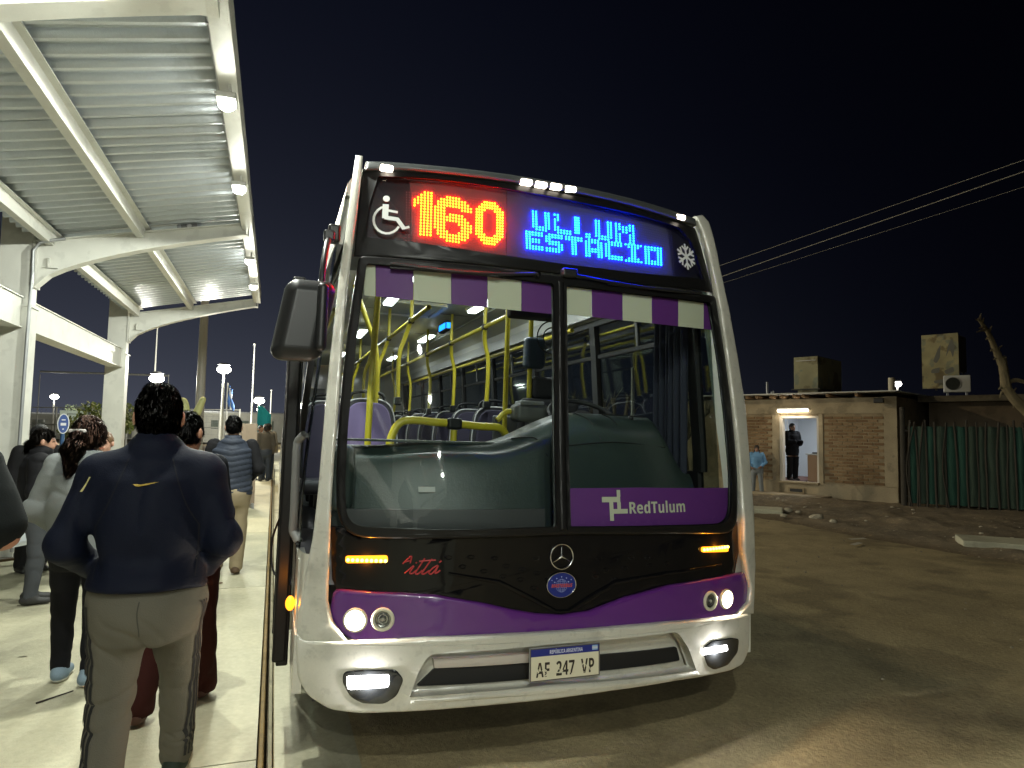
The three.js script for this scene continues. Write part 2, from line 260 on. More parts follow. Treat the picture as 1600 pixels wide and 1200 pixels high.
// ================================================================ the bus
const bus = thing('bus', 'white and purple city bus at the platform, lit route board reading 160', 'bus', [1.37, ROAD, -3.14]);
bus.rotation.z = -.014; bus.updateMatrixWorld(true);
const B0 = bus.matrixWorld.clone(), B1 = B0.clone().invert();
const zf = (X, Y) => -.24 * Math.pow(Math.abs(X / 1.25), 2.4) - .14 * Math.max(0, Y - 1.25) - .5 * Math.max(0, Y - 2.85) ** 2 + .03 * Math.exp(-(((Y - .6) / .3) ** 2));   // bowed, raked front
function Fr(px, py, off = 0) { const o = EYE.clone().applyMatrix4(B1), d = ray(px, py).transformDirection(B1); let t = -o.z / d.z; for (let i = 0; i < 40; i++) { const p = o.clone().addScaledVector(d, t); t += (zf(p.x, p.y) + off - p.z) / d.z * .7; } return o.addScaledVector(d, t); }
const F = (px, py, off = 0) => { const p = Fr(px, py, off); return [p.x, p.y]; };
const FF = (list, off = 0) => list.map(p => { const q = F(p[0], p[1], off); return p[2] !== undefined ? [q[0], q[1], p[2]] : q; });
const busOnZ = (px, py, z) => { const o = EYE.clone().applyMatrix4(B1), d = ray(px, py).transformDirection(B1); return o.addScaledVector(d, (z - o.z) / d.z); };
const tess = new TessellateModifier(.07, 7);
function patch(pts, { off = 0, thick = .02, holes = [], bevel = 0, seg = 2, crease = .7 } = {}) {     // an outline laid on the front's curve, with thickness
  const s = polyShape(pts, holes); let g = new THREE.ExtrudeGeometry(s, { depth: Math.max(.001, thick - 2 * bevel), bevelEnabled: bevel > 0, bevelThickness: bevel, bevelSize: bevel, bevelOffset: -bevel, bevelSegments: seg, curveSegments: 8 });
  g.translate(0, 0, bevel); g = tess.modify(g); const p = g.attributes.position, uv = g.attributes.uv;
  for (let i = 0; i < p.count; i++) { const x = p.getX(i), y = p.getY(i); uv.setXY(i, x, y); p.setZ(i, p.getZ(i) + zf(x, y) + off); }
  g.computeVertexNormals(); return toCreasedNormals(g, crease);
}
// ---- materials of the bus
const texGrime = noiseTex(512, (u, v) => { const a = .93 + .05 * pfbm(u, v, 5, 5, 81) + .02 * speck(u, v) - .08 * smooth(.2, .6, pfbm(u, v, 9, 5, 83)) - .05 * smooth(.25, .5, pfbm(u, v, 50, 3, 87)); return [a, a * .995, a * .97]; });
const texSmear = noiseTex(512, (u, v) => grey(.42 + .28 * pfbm(u, v, 6, 5, 85) + .1 * pnoise(u, v, 60, 86)), { srgb: false });
const mWhite = mat([.66, .66, .615], .30, 0, { map: rep(texGrime, .8), clearcoat: .6, clearcoatRoughness: .12 });
const mPurple = mat([.105, .022, .19], .28, 0, { clearcoat: .9, clearcoatRoughness: .06 });
const mBlackGloss = mat([.005, .005, .006], .16, 0, { specularIntensity: .55, roughnessMap: rep(texSmear, .9) });
const mRubber = mat([.008, .008, .008], .34, 0, { specularIntensity: .55 }), mTrimGrey = mat([.10, .10, .105], .45), mBlack = mat([.01, .01, .01], .6), mPlastic = mat([.013, .014, .015], .4, 0, { specularIntensity: .7 });
const mGlass = mat([.86, .92, .90], .02, 0, { transmission: 1, thickness: 0, ior: 1.5 });
const mGlassDark = mat([.55, .60, .60], .03, 0, { transmission: 1, thickness: 0, ior: 1.5 });
const mYellow = mat([.55, .47, .035], .35), mChrome = mat([.75, .75, .75], .18, 1), mCream = mat([.60, .58, .46], .6), mPrint = mat([.13, .028, .20], .55);
const mCeil = mat([.62, .63, .62], .42), mPanelGrey = mat([.30, .31, .31], .55), mDash = mat([.030, .044, .040], .34, 0, { bumpMap: rep(texBumpFine, 4), bumpScale: .001 });
const mFloor = mat([.05, .05, .055], .7);

// ---- shell: profile of the flank (half width against height)
const WID = [[.34, 1.235], [.5, 1.25], [1.3, 1.25], [1.6, 1.235], [2.0, 1.20], [2.4, 1.17], [2.7, 1.14], [3.0, 1.095], [3.07, 1.05], [3.105, .95], [3.125, .7], [3.14, 0]];
const wid = y => { for (let i = 1; i < WID.length; i++) if (y <= WID[i][0]) { const [a, b] = [WID[i - 1], WID[i]]; return lerp(a[1], b[1], clamp((y - a[0]) / (b[0] - a[0]))); } return 0; };
function wall(side, y0, y1, z0, z1, th = .04, out = 0) {               // a strip of the flank
  const n = Math.max(1, Math.ceil((y1 - y0) / .12)), o = [], q = []; for (let i = 0; i <= n; i++) { const y = lerp(y0, y1, i / n); o.push([side * (wid(y) + out), y]); q.push([side * (wid(y) + out - th), y]); }
  return new THREE.ExtrudeGeometry(polyShape([...o, ...q.reverse()]), { depth: z0 - z1, bevelEnabled: false }).translate(0, 0, z1);
}
const ZR = -11.0, ZF = -.33;
{
  const roof = []; const ys = WID.slice(7); for (const [y, w] of ys) roof.push([w, y]); for (const [y, w] of [...ys].reverse().slice(1)) roof.push([-w, y]);
  const inner = roof.map(([x, y]) => [x * .965, y - .05]).reverse();
  part('roof', new THREE.ExtrudeGeometry(polyShape([...roof, ...inner]), { depth: -ZR - .52, bevelEnabled: false }).translate(0, 0, ZR), mWhite, bus);
  for (const s of [-1, 1]) {
    const dz = s < 0 ? -1.78 : -.40;                                        // on the kerb side the entrance lies before the wall
    part('skirt_panel', wall(s, .34, 1.36, dz, -3.0), mWhite, bus); part('skirt_panel', wall(s, .34, 1.36, -4.1, ZR), mWhite, bus); part('wheel_arch_panel', wall(s, .98, 1.36, -3.0, -4.1), mWhite, bus);
    part('waist_trim', wall(s, 1.0, 1.03, dz - .02, ZR, .02, .012), mTrimGrey, bus);
    part('cant_panel', wall(s, 2.68, 3.0, -.50, ZR), mWhite, bus);
    const wz = []; for (let z = s < 0 ? -1.92 : -.62; z > -10.3; z -= 1.42) wz.push(z);
    for (const z of wz) {
      const w = part('side_window', wall(s, 1.50, 2.64, z - .05, z - 1.35, .006, -.012), mGlassDark, bus);
      part('window_frame', [wall(s, 1.36, 1.50, z, z - 1.42, .045, .004), wall(s, 2.63, 2.68, z, z - 1.42, .045, .004), wall(s, 1.50, 2.63, z + .045, z - .05, .045, .004), wall(s, 2.36, 2.39, z - .05, z - 1.35, .03, -.004)], mBlack, w);
      part('sash', wall(s, 2.39, 2.62, z - .69, z - .72, .02, -.008), mTrimGrey, w);
    }
    part('rear_pillar', wall(s, 1.36, 2.68, wz.at(-1) - 1.4, ZR), mBlack, bus);
    for (const z of [-3.55, -8.9]) { const c = s * 1.07; const wheel = part('wheel', [new THREE.TorusGeometry(.36, .13, 14, 32).rotateY(Math.PI / 2).translate(c, .49, z), new THREE.CylinderGeometry(.36, .36, .2, 28).rotateZ(Math.PI / 2).translate(c, .49, z)], mRubber, bus); part('rim', [new THREE.CylinderGeometry(.28, .28, .23, 24).rotateZ(Math.PI / 2).translate(c + s * .005, .49, z), new THREE.CylinderGeometry(.1, .1, .28, 16).rotateZ(Math.PI / 2).translate(c + s * .01, .49, z)], mGalv, wheel); }
  }
  part('rear_wall', box(2.3, 2.55, .06, 0, 1.75, ZR - .03), mWhite, bus);
  part('floor', box(2.36, .08, 10.0, 0, .78, -5.9), mFloor, bus); part('chassis', [box(1.7, .3, 9.6, 0, .58, -6.0)], mBlack, bus);
  part('cab_floor', box(2.3, .06, .8, 0, .42, -.75), mFloor, bus); part('step', [box(.9, .05, 1.2, -.72, .50, -1.1), box(2.3, .3, .05, 0, .62, -1.7)], mFloor, bus);
}
// ---- front: pillars, visor, mask, screen, bumper
const pilL = { out: [[555, 247], [547, 300], [537, 378], [529, 435], [523, 490], [515, 560], [508, 630], [502, 700], [496, 770], [488, 840], [476, 900], [466, 950], [463, 984], [466, 999]], inn: [[566, 249], [559, 320], [547, 413], [540, 470], [536, 520], [533, 570], [528, 640], [522, 710], [517, 780], [515, 840], [513, 900], [512, 935], [520, 968], [548, 1004]] };
const pilR = { out: [[1090, 339], [1100, 350], [1117, 420], [1131, 482], [1145, 560], [1157, 640], [1165, 740], [1170, 820], [1172, 880], [1170, 930], [1169, 956]], inn: [[1079, 341], [1090, 365], [1104, 420], [1117, 482], [1128, 560], [1138, 640], [1146, 720], [1151, 800], [1153, 860], [1158, 895], [1163, 915], [1161, 936], [1140, 960]] };
const flankTo = pts => pts;
part('front_pillar', patch([...FF(pilL.out), ...FF(pilL.inn).reverse()], { off: .0, thick: .06, bevel: .02, seg: 4 }), mWhite, bus);
part('front_pillar', patch([...FF(pilR.out), ...FF(pilR.inn).reverse()], { off: .0, thick: .06, bevel: .02, seg: 4 }), mWhite, bus);
for (const s of [-1, 1]) {                                                    // the corner that turns from the front into the flank
  const y0 = .72, y1 = s < 0 ? 1.12 : 3.06, n = 30, m = 6, pos = [], idx = [];
  for (let i = 0; i <= n; i++) { const y = lerp(y0, y1, i / n), w = wid(y), xf = s * (w - .045); for (let k = 0; k <= m; k++) { const a = k / m * Math.PI / 2, d = y < 1.25 || s > 0 ? .2 : .1; pos.push(lerp(xf, s * w, Math.sin(a)), y, zf(xf, y) + .03 - d * (1 - Math.cos(a))); } }
  for (let i = 0; i < n; i++) for (let k = 0; k < m; k++) { const o = i * (m + 1) + k; idx.push(o, o + 1, o + m + 1, o + 1, o + m + 2, o + m + 1); }
  const g = new THREE.BufferGeometry(); g.setAttribute('position', new THREE.Float32BufferAttribute(pos, 3)); g.setIndex(idx); g.setAttribute('uv', new THREE.Float32BufferAttribute(new Float32Array(pos.length / 3 * 2), 2)); g.computeVertexNormals(); part('corner_panel', g, mWhite, bus);
}
// kerb-side flank before the entrance: white below, dark quarter glass above
part('flank_panel', wall(-1, .72, 1.08, ZF + .05, -.62, .04), mWhite, bus);
part('quarter_window', wall(-1, 1.10, 2.93, -.40, -.64, .006, -.004), mGlassDark, bus);
part('flank_panel', wall(-1, 2.93, 3.06, -.45, -.62, .04), mWhite, bus);
part('driver_window', wall(1, 1.40, 2.66, -.45, -.62, .01, -.004), mGlassDark, bus);
const roofLine = [[570, 257], [604, 258], [680, 264], [760, 273], [830, 283], [900, 296], [980, 314], [1051, 335], [1079, 345]], visLow = [[1081, 356], [1046, 345], [980, 325], [900, 307], [830, 294], [760, 284], [680, 275], [610, 269], [568, 272]];
part('visor', patch([...FF(roofLine), ...FF(visLow)], { off: -.01, thick: .07, bevel: .018, seg: 3 }), mat([.055, .06, .06], .4), bus);
// mask above the screen, with the window of the route board cut in
const signHole = roundPoly(FF([[588, 276], [680, 281], [760, 291], [900, 316], [1000, 338], [1058, 356], [1078, 380], [1098, 440], [1000, 432], [880, 417], [760, 400], [644, 383], [568, 375], [574, 320]]), .02, 3);
part('upper_mask', patch(FF([[566, 266], [610, 270], [680, 276], [760, 285], [830, 295], [900, 308], [980, 326], [1046, 346], [1082, 358], [1110, 458], [1000, 446], [876, 430], [700, 411], [566, 402], [552, 402], [560, 320]]), { off: .0, thick: .03, bevel: .008, holes: [signHole] }), mRubber, bus);
const wsOut = roundPoly(FF([[560, 401], [700, 413], [870, 433], [1000, 449], [1113, 464], [1128, 560], [1138, 640], [1147, 740, .1], [1145, 832, .12], [1034, 833], [886, 834], [690, 841], [528, 838, .14], [524, 740, .1], [530, 640], [542, 520]]), .03, 8);
const paneL = roundPoly(FF([[568, 410], [700, 423], [864, 442], [866, 560], [867, 700], [869, 826], [690, 831], [538, 824, .13], [533, 760, .1], [539, 660], [552, 530]]), .03, 8);
const paneR = roundPoly(FF([[878, 444], [1000, 459], [1106, 472], [1120, 560], [1130, 640], [1139, 740, .1], [1138, 820, .13], [1034, 824], [884, 826], [881, 700], [879, 560]]), .03, 8);
part('windscreen_seal', patch(wsOut, { off: .002, thick: .036, bevel: .012, seg: 3, holes: [paneL, paneR] }), mRubber, bus);
const grow = (pts, k) => { const cx = pts.reduce((a, p) => a + p[0], 0) / pts.length, cy = pts.reduce((a, p) => a + p[1], 0) / pts.length; return pts.map(p => [p[0] + Math.sign(p[0] - cx) * k, p[1] + Math.sign(p[1] - cy) * k]); };
function sheet(pts, off) { const s = polyShape(pts); let g = tess.modify(new THREE.ShapeGeometry(s)); const p = g.attributes.position, uv = g.attributes.uv; for (let i = 0; i < p.count; i++) { const x = p.getX(i), y = p.getY(i); uv.setXY(i, x, y); p.setZ(i, zf(x, y) + off); } g.computeVertexNormals(); return toCreasedNormals(g, 1); }
part('windscreen_pane', sheet(grow(paneL, .008), .008), mGlass, bus); part('windscreen_pane', sheet(grow(paneR, .008), .008), mGlass, bus);
part('divider_post', patch(FF([[867, 440], [877, 441], [880, 700], [883, 828], [870, 828], [867, 700]]), { off: -.05, thick: .095, bevel: .014, seg: 3 }), mRubber, bus);
// lower mask with its ridge and the row of vent dimples
const purpTop = [[526, 919], [579, 923], [630, 925], [678, 928], [750, 940], [800, 951], [835, 957], [876, 959], [917, 953], [972, 932], [1041, 913], [1110, 902], [1146, 895]];
part('lower_mask', patch([...FF([[516, 822], [690, 828], [886, 824], [1120, 822], [1151, 815], [1153, 862], [1148, 890]]), ...FF([...purpTop].reverse().map(p => [p[0], p[1] + 3])), ...FF([[519, 905]])], { off: -.02, thick: .03, bevel: .004 }), mBlackGloss, bus);
const dimples = [[700, 871], [735, 870], [772, 872], [722, 885], [755, 892], [790, 884], [815, 889], [838, 872], [785, 900], [812, 905], [838, 895], [833, 918], [855, 905], [935, 872], [960, 874], [985, 871], [1010, 871], [945, 890], [975, 887], [1013, 883], [1040, 880], [960, 905], [930, 900]];
for (const d of dimples) { const [x, y] = F(...d); part('vent_dimple', new THREE.TorusGeometry(.010, .0035, 8, 14).scale(1.5, .8, 1).translate(x, y, zf(x, y) + .010), mBlackGloss, bus); }
part('mask_ridge', patch([...FF([[700, 893], [780, 905], [830, 930], [868, 951], [885, 951], [920, 928], [960, 905], [1040, 892], [1125, 880]]), ...FF([[1125, 884], [1040, 898], [962, 912], [925, 936], [888, 957], [866, 957], [826, 937], [776, 911], [700, 897]])], { off: .004, thick: .016, bevel: .006, seg: 3 }), mBlackGloss, bus);
// purple band
part('purple_band', patch(roundPoly(FF([...purpTop.map((p, i) => i === 0 ? [521, 918, .04] : [p[0], p[1], .001]), [1163, 892, .05], [1163, 940, .06], [1140, 961], [1041, 970], [972, 976], [876, 984], [780, 989], [667, 995], [552, 1000, .01], [530, 983], [514, 958, .04]]), .02, 6), { off: -.012, thick: .045, bevel: .012, seg: 4 }), mPurple, bus);
// bumper
const slotRim = roundPoly(FF([[634, 1094, .02], [650, 1048], [668, 1018, .04], [860, 1003], [1060, 983, .04], [1078, 1010], [1092, 1050, .02], [860, 1076], [740, 1086]], .07), .02, 6);
const bumperTop = [[462, 986], [472, 1000], [552, 1001], [667, 996], [780, 991], [876, 986], [972, 978], [1041, 972], [1140, 962], [1169, 957]], bumperLow = [[1167, 1015], [1158, 1037], [1140, 1046], [1050, 1063], [960, 1077], [860, 1091], [780, 1099], [700, 1106], [620, 1111], [560, 1113], [515, 1107], [480, 1085], [464, 1055]];
part('bumper', patch(roundPoly(FF([...bumperTop, ...bumperLow], .05), .03, 4), { off: -.02, thick: .09, bevel: .012, seg: 4, holes: [slotRim], crease: .9 }), mWhite, bus);
part('bumper_recess', patch(FF([[630, 1098], [655, 1008], [860, 996], [1066, 978], [1098, 1056], [860, 1084]]), { off: -.075, thick: .02 }), mWhite, bus);
part('air_slot', patch(roundPoly(FF([[650, 1071], [678, 1044], [826, 1035], [941, 1022], [1056, 1010], [1061, 1031], [941, 1047], [826, 1060]], -.05), .012, 4), { off: -.054, thick: .012 }), mBlack, bus);
part('number_plate_bar', patch(FF([[676, 1028], [826, 1019], [826, 1034], [678, 1043]], -.03), { off: -.045, thick: .03, bevel: .004 }), mat([.52, .47, .42], .6), bus);
part('bumper_lip', patch(FF([[640, 1092], [740, 1082], [860, 1070], [1088, 1047], [1093, 1054], [860, 1082], [740, 1093], [640, 1099]], .06), { off: .03, thick: .05, bevel: .018, seg: 4 }), mWhite, bus);
for (const s of [-1, 1]) part('bumper_end', wall(s, .5, .76, zf(1.22, .6) + .03, s < 0 ? -.62 : -1.2, .04, .004), mWhite, bus);
part('corner_lower', wall(1, .76, 1.36, -.3, -.62, .04), mWhite, bus);
// light pods in the bumper
function pod(out, bar) {
  const p = part('daylight_pod', patch(roundPoly(FF(out, .06), .02, 5), { off: .046, thick: .028, bevel: .006, seg: 2 }), mat([.02, .022, .024], .12, .2, { clearcoat: 1 }), bus);
  const b = FF(bar, .07); const strip = part('led_strip', patch(roundPoly(b, .012, 4), { off: .070, thick: .01, bevel: .003 }), glow([1, .97, .92], 14), p);
  const cx = (b[0][0] + b[2][0]) / 2, cy = (b[0][1] + b[2][1]) / 2; return V(cx, cy, zf(cx, cy) + .086);
}
const podL = pod([[536, 1048], [560, 1045], [618, 1044], [631, 1060], [620, 1086], [600, 1099], [565, 1098], [546, 1087], [534, 1064]], [[541, 1056], [608, 1053], [607, 1073], [543, 1077]]);
const podR = pod([[1094, 1012], [1110, 1000], [1140, 995], [1153, 997], [1151, 1018], [1136, 1038], [1114, 1046], [1103, 1040]], [[1096, 1013], [1135, 1007], [1136, 1016], [1097, 1023]]);
function busLight(p, rgb, cd, rad = .3) { const w = p.clone().applyMatrix4(B0), l = new THREE.PointLight(0xffffff, cd, 0, 2); l.color.setRGB(...rgb); l.position.copy(w); l.castShadow = true; l.shadow.radius = rad; scene.add(l); return l; }
busLight(podL, [1, .97, .94], .45); busLight(podR, [1, .97, .94], .35);
// round headlamps: one lit, one dark on each side
function headlamp(px, py, r, lit) {
  const p = Fr(px, py, .042), nrm = V(p.x * .28, 0, 1).normalize(), q = new THREE.Quaternion().setFromUnitVectors(V(0, 1, 0), nrm), at = g => g.applyQuaternion(q).translate(p.x, p.y, p.z);
  const h = part('headlamp', at(new THREE.TorusGeometry(r, .009, 10, 36).rotateX(Math.PI / 2)), mCream, bus);
  part('bowl', at(new THREE.LatheGeometry([[.001, -.007], [r * .5, -.006], [r * .85, -.002], [r * .98, .003]].map(a => new THREE.Vector2(...a)), 28)), lit ? mat([.8, .78, .7], .12, 1) : mChrome, h);
  part('lamp_lens', at(new THREE.SphereGeometry(r * 1.6, 24, 8, 0, 6.3, 0, .62).translate(0, -r * 1.29, 0)), lit ? glow([1, .87, .66], 9) : mat([.85, .87, .86], .05, 0, { transmission: 1, thickness: 0 }), h);
  if (!lit) { part('reflector_ribs', [.3, .55, .78].map(k => at(new THREE.TorusGeometry(r * k, .0025, 6, 24).rotateX(Math.PI / 2).translate(0, -.002, 0))), mTrimGrey, h); part('bulb', at(new THREE.SphereGeometry(.009, 12, 8).translate(0, .001, 0)), mat([.5, .48, .42], .2), h); }
  if (lit) busLight(p.clone().addScaledVector(nrm, .008), [1, .85, .62], .7);
}
headlamp(555, 969, .047, true); headlamp(598, 968, .045, false); headlamp(1110, 939, .045, false); headlamp(1135, 936, .047, true);
// amber direction bars
for (const [a, b, y0, y1] of [[540, 606, 868, 880], [1097, 1138, 853, 863]]) {
  const pts = FF([[a, y0 + (a < 700 ? 1 : 2)], [b, y0], [b, y1 - 1], [a, y1]], .02); const h = part('direction_bar', patch(roundPoly(pts, .012, 4), { off: .006, thick: .018, bevel: .004 }), glow([1, .30, .012], 3), bus);
  const n = 9; for (let i = 0; i < n; i++) { const x = lerp(pts[0][0], pts[1][0], (i + .5) / n), y = (pts[0][1] + pts[3][1]) / 2; part('led', new THREE.SphereGeometry(.0085, 8, 6).translate(x, y, zf(x, y) + .026), glow([1, .55, .08], 10), h); }
  const c = [(pts[0][0] + pts[1][0]) / 2, (pts[0][1] + pts[3][1]) / 2]; busLight(V(c[0], c[1], zf(c[0], c[1]) + .016), [1, .28, .01], .22, .2);
}
{ // amber side repeater on the kerb-side corner
  const p = busOnZ(461, 942, -.36); p.x = -1.275; part('side_repeater', new THREE.SphereGeometry(.028, 12, 10).scale(.8, 1.25, 1.2).translate(p.x, p.y, p.z), glow([1, .30, .01], 3), bus); busLight(V(p.x, p.y, p.z), [1, .28, .01], .10, .4);
}
// roof marker lamps
for (const [x, y] of [[604, 263], [822, 285], [845, 289], [868, 292], [891, 296], [1062, 340]]) { const p = Fr(x, y, .05); part('marker_lamp', rbox(.066, .03, .035, .008, p.x, p.y, p.z), glow([1, .86, .70], 9), bus); busLight(V(p.x, p.y, p.z), [1, .85, .68], .07, .3); }
// ---- route board behind the upper glass
const GL = {  // big digits, one character per lamp
  one: ['...###', '..####', '.#####', '######', '######', '#.####', '..####', '..####', '..####', '..####', '..####', '..####', '..####', '..####', '..####', '..####'],
  six: ['....#####....', '..#########..', '.###########.', '.############', '####.....####', '####.........', '####.#####...', '###########..', '############.', '####....#####', '####.....####', '####.....####', '.####...####.', '.###########.', '..#########..', '....#####....'],
  nil: ['...#####...', '..#######..', '.#########.', '####...####', '###.....###', '###.....###', '###.....###', '###.....###', '###.....###', '###.....###', '###.....###', '###.....###', '####...####', '.#########.', '..#######..', '...#####...'],
  U: ['##..##', '##..##', '##..##', '##..##', '##..##', '##..##', '######', '.####.'], L: ['##....', '##....', '##....', '##....', '##....', '##....', '######', '######'], M: ['##..##', '######', '######', '#.##.#', '##..##', '##..##', '##..##', '##..##'], Lh: ['##....', '.#....', '##....', '#.....', '#.....', '##....', '######', '.#####'], Li: ['.###..', '.###..', '.###..', '.###..', '.###..', '.###..', '.###..', '......'], dot: ['..', '..', '..', '..', '..', '..', '##', '##'],
  E: ['######', '######', '##....', '#####.', '#####.', '##....', '######', '######'], S: ['.#####', '######', '##....', '#####.', '.#####', '....##', '######', '#####.'], T: ['######', '######', '..##..', '..##..', '..##..', '..##..', '..##..', '..##..'], A: ['.####.', '######', '##..##', '##..##', '######', '######', '##..##', '##..##'], C: ['.#####', '######', '##....', '##....', '##....', '##....', '######', '.#####'], I: ['######', '.####.', '..##..', '..##..', '..##..', '..##..', '.####.', '######'], O: ['######', '######', '##..##', '##..##', '##..##', '##..##', '######', '######'],
};
const board = (() => {
  const off = -.035, area = roundPoly(FF([[572, 270], [680, 276], [800, 290], [940, 319], [1066, 350], [1100, 448], [1000, 438], [760, 406], [560, 380]], off), .005, 2);
  const sign = part('route_board', patch(area, { off: off - .02, thick: .018 }), mat([.012, .012, .016], .5), bus);
  const mBoardR = mat([.075, .06, .06], .8), mBoardB = mat([.06, .06, .07], .8);
  part('display_panel', patch(FF([[640, 284], [700, 287], [790, 297], [790, 401], [644, 385]], off), { off: off, thick: .006 }), mBoardR, sign);
  part('display_panel', patch(FF([[791, 297], [900, 318], [1000, 341], [1040, 352], [1050, 432], [960, 424], [791, 401.5]], off), { off: off, thick: .006 }), mBoardB, sign);
  // corners of each character in the photograph: top-left, top-right, bottom-left
  const warm = glow([1, .018, .0006], 190), cool = glow([.0007, .019, 1], 170);
  const disc = new THREE.SphereGeometry(.0052, 7, 5).scale(1, 1, 1.2);
  function glyph(rows, tl, tr, bl, m) {
    const H = rows.length, W = rows[0].length, gs = []; const A = F(...tl, off), Bp = F(...tr, off), C = F(...bl, off);
    rows.forEach((row, j) => [...row].forEach((ch, i) => { if (ch !== '#') return; const a = (i + .5) / W, b = (j + .5) / H, x = A[0] + (Bp[0] - A[0]) * a + (C[0] - A[0]) * b, y = A[1] + (Bp[1] - A[1]) * a + (C[1] - A[1]) * b; gs.push(disc.clone().translate(x, y, zf(x, y) + off + .0105)); }));
    part('led_character', gs, m, sign);
  }
  glyph(GL.one, [645, 298], [676, 301], [643, 368], warm); glyph(GL.six, [677, 304], [737, 313], [676, 376], warm); glyph(GL.nil, [742, 313], [786, 319], [741, 381], warm);
  const up = [['U', 829, 858], ['Lh', 863, 891], ['Li', 893, 909], ['dot', 912, 921], ['U', 927, 955], ['M', 958, 990]];
  for (const [k, a, b] of up) { const y = x => 329 + (x - 829) * .148; glyph(GL[k], [a, y(a)], [b, y(b)], [a + 1, y(a) + 31], cool); }
  const dn = 'ESTACIO'; [...dn].forEach((k, i) => { const a = 819 + i * 30.9, b = a + 28.5, y = x => 360.5 + (x - 819) * .128; glyph(GL[k], [a, y(a)], [b, y(b)], [a + 1, y(a) + 29], cool); });
  // lamps that are off
  const dots = []; for (let i = 0; i < 112; i++) for (let j = 0; j < 22; j++) { const x = lerp(-.80, .81, i / 111), y = lerp(2.645, 2.96, j / 21); const lim = 2.985 - .03 * x * x; if (y > lim) continue; dots.push(new THREE.CircleGeometry(.0036, 5).translate(x, y, zf(x, y) + off + .0072)); }
  const un = part('unlit_lamps', dots, mat([.09, .09, .10], .5), sign); un.userData.kind = 'stuff';
  for (const [px, py, rgb, cd] of [[712, 345, [1, .10, .006], .34], [925, 372, [.004, .09, 1], .34]]) { const p = Fr(px, py, .03).applyMatrix4(B0), l = new THREE.RectAreaLight(0xffffff, 1.2, px < 800 ? .36 : .52, .2); l.color.setRGB(...rgb); l.position.copy(p); l.lookAt(p.clone().add(V(0, .1, 1))); scene.add(l); }
  return sign;
})();
part('board_glass', sheet(signHole, .012), mat([.95, .95, .97], .03, 0, { transmission: 1, thickness: 0 }), bus);
// symbols printed on the board's ends
const mSym = mat([.72, .74, .72], .55);
{ // wheelchair symbol
  const S = (list, w) => { const gs = []; for (let i = 0; i + 1 < list.length; i++) { const a = F(...list[i]), b = F(...list[i + 1]); gs.push(flatBar(a, b, w)); } return gs; };
  function flatBar(a, b, w) { const dx = b[0] - a[0], dy = b[1] - a[1], L = Math.hypot(dx, dy), nx = -dy / L * w / 2, ny = dx / L * w / 2, ex = dx / L * w * .18, ey = dy / L * w * .18; const pts = [[a[0] + nx - ex, a[1] + ny - ey], [b[0] + nx + ex, b[1] + ny + ey], [b[0] - nx + ex, b[1] - ny + ey], [a[0] - nx - ex, a[1] - ny - ey]]; const g = new THREE.ShapeGeometry(polyShape(pts)); lift(g); return g; }
  function lift(g, k = .0165) { const p = g.attributes.position; for (let i = 0; i < p.count; i++) p.setZ(i, zf(p.getX(i), p.getY(i)) + k); g.computeVertexNormals(); }
  const head = F(603, 312), disc = new THREE.CircleGeometry(.017, 20).translate(head[0], head[1], 0); lift(disc);
  const arc = []; for (let t = 0; t <= 14; t++) { const a = 1.75 + t / 14 * 4.0; arc.push([604 + 21 * Math.cos(a), 345 - 21 * Math.sin(a)]); }
  part('wheelchair_symbol', [disc, ...S([[602, 322], [601, 341]], .030), ...S([[601, 341], [620, 344], [630, 358]], .021), ...S([[630, 358], [638, 356]], .013), ...S([[604, 330], [620, 333]], .013), ...S(arc, .012)], mSym, bus);
  const c = F(1070, 402), arms = []; for (let k = 0; k < 6; k++) { const a = k * Math.PI / 3 + Math.PI / 2 + .1, ex = Math.cos(a), ey = Math.sin(a), R = .078, pt = (r, s) => [c[0] + ex * r - ey * s, c[1] + ey * r + ex * s]; arms.push(flatBar(c, pt(R, 0), .014)); for (const s of [-1, 1]) arms.push(flatBar(pt(R * .5, 0), pt(R * .82, s * .026), .012)); }
  part('snowflake_symbol', arms, mSym, bus);
}
// ---- wiper spindles and blades under the board
for (const pts of [[[840, 428], [780, 428], [700, 423], [610, 412]], [[889, 428], [950, 440], [1030, 452], [1095, 458]]]) { const c = pts.map(p => Fr(p[0], p[1], .06)); part('wiper', [pipe(c, .009, 24, 6), pipe([c[1].clone().add(V(0, -.012, 0)), c[3].clone().add(V(0, -.018, -.01))], .006, 8, 5), pipe([c[0], c[0].clone().add(V(0, 0, -.05))], .02, 4, 8)], mPlastic, bus); }
part('wiper_motor_cap', (() => { const p = Fr(889, 427, .05); return [rbox(.09, .05, .05, .015, p.x, p.y, p.z)]; })(), mPlastic, bus);
// ---- banner on the inside of the screen: cream and purple blocks
function blocks(xs, top, low, first) { for (let i = 0; i + 1 < xs.length; i++) { const a = xs[i], b = xs[i + 1], A = F(a, top(a)), Bq = F(b - .0, top(b)), C = F(b, low(b)), D = F(a, low(a)); const e = .0012; part('banner_block', patch([[A[0] + e, A[1]], [Bq[0] - e, Bq[1]], [C[0] - e, C[1]], [D[0] + e, D[1]]], { off: -.004, thick: .002 }), (i + first) % 2 ? mPrint : mCream, bus); } }
blocks([569, 587, 646, 705, 762, 815, 865], x => 411 + (x - 567) * .106, x => 461 + (x - 567) * .1, 0);
blocks([879, 925, 973, 1019, 1060, 1100, 1112], x => 443 + (x - 877) * .125, x => 490 + (x - 877) * .107, 0);
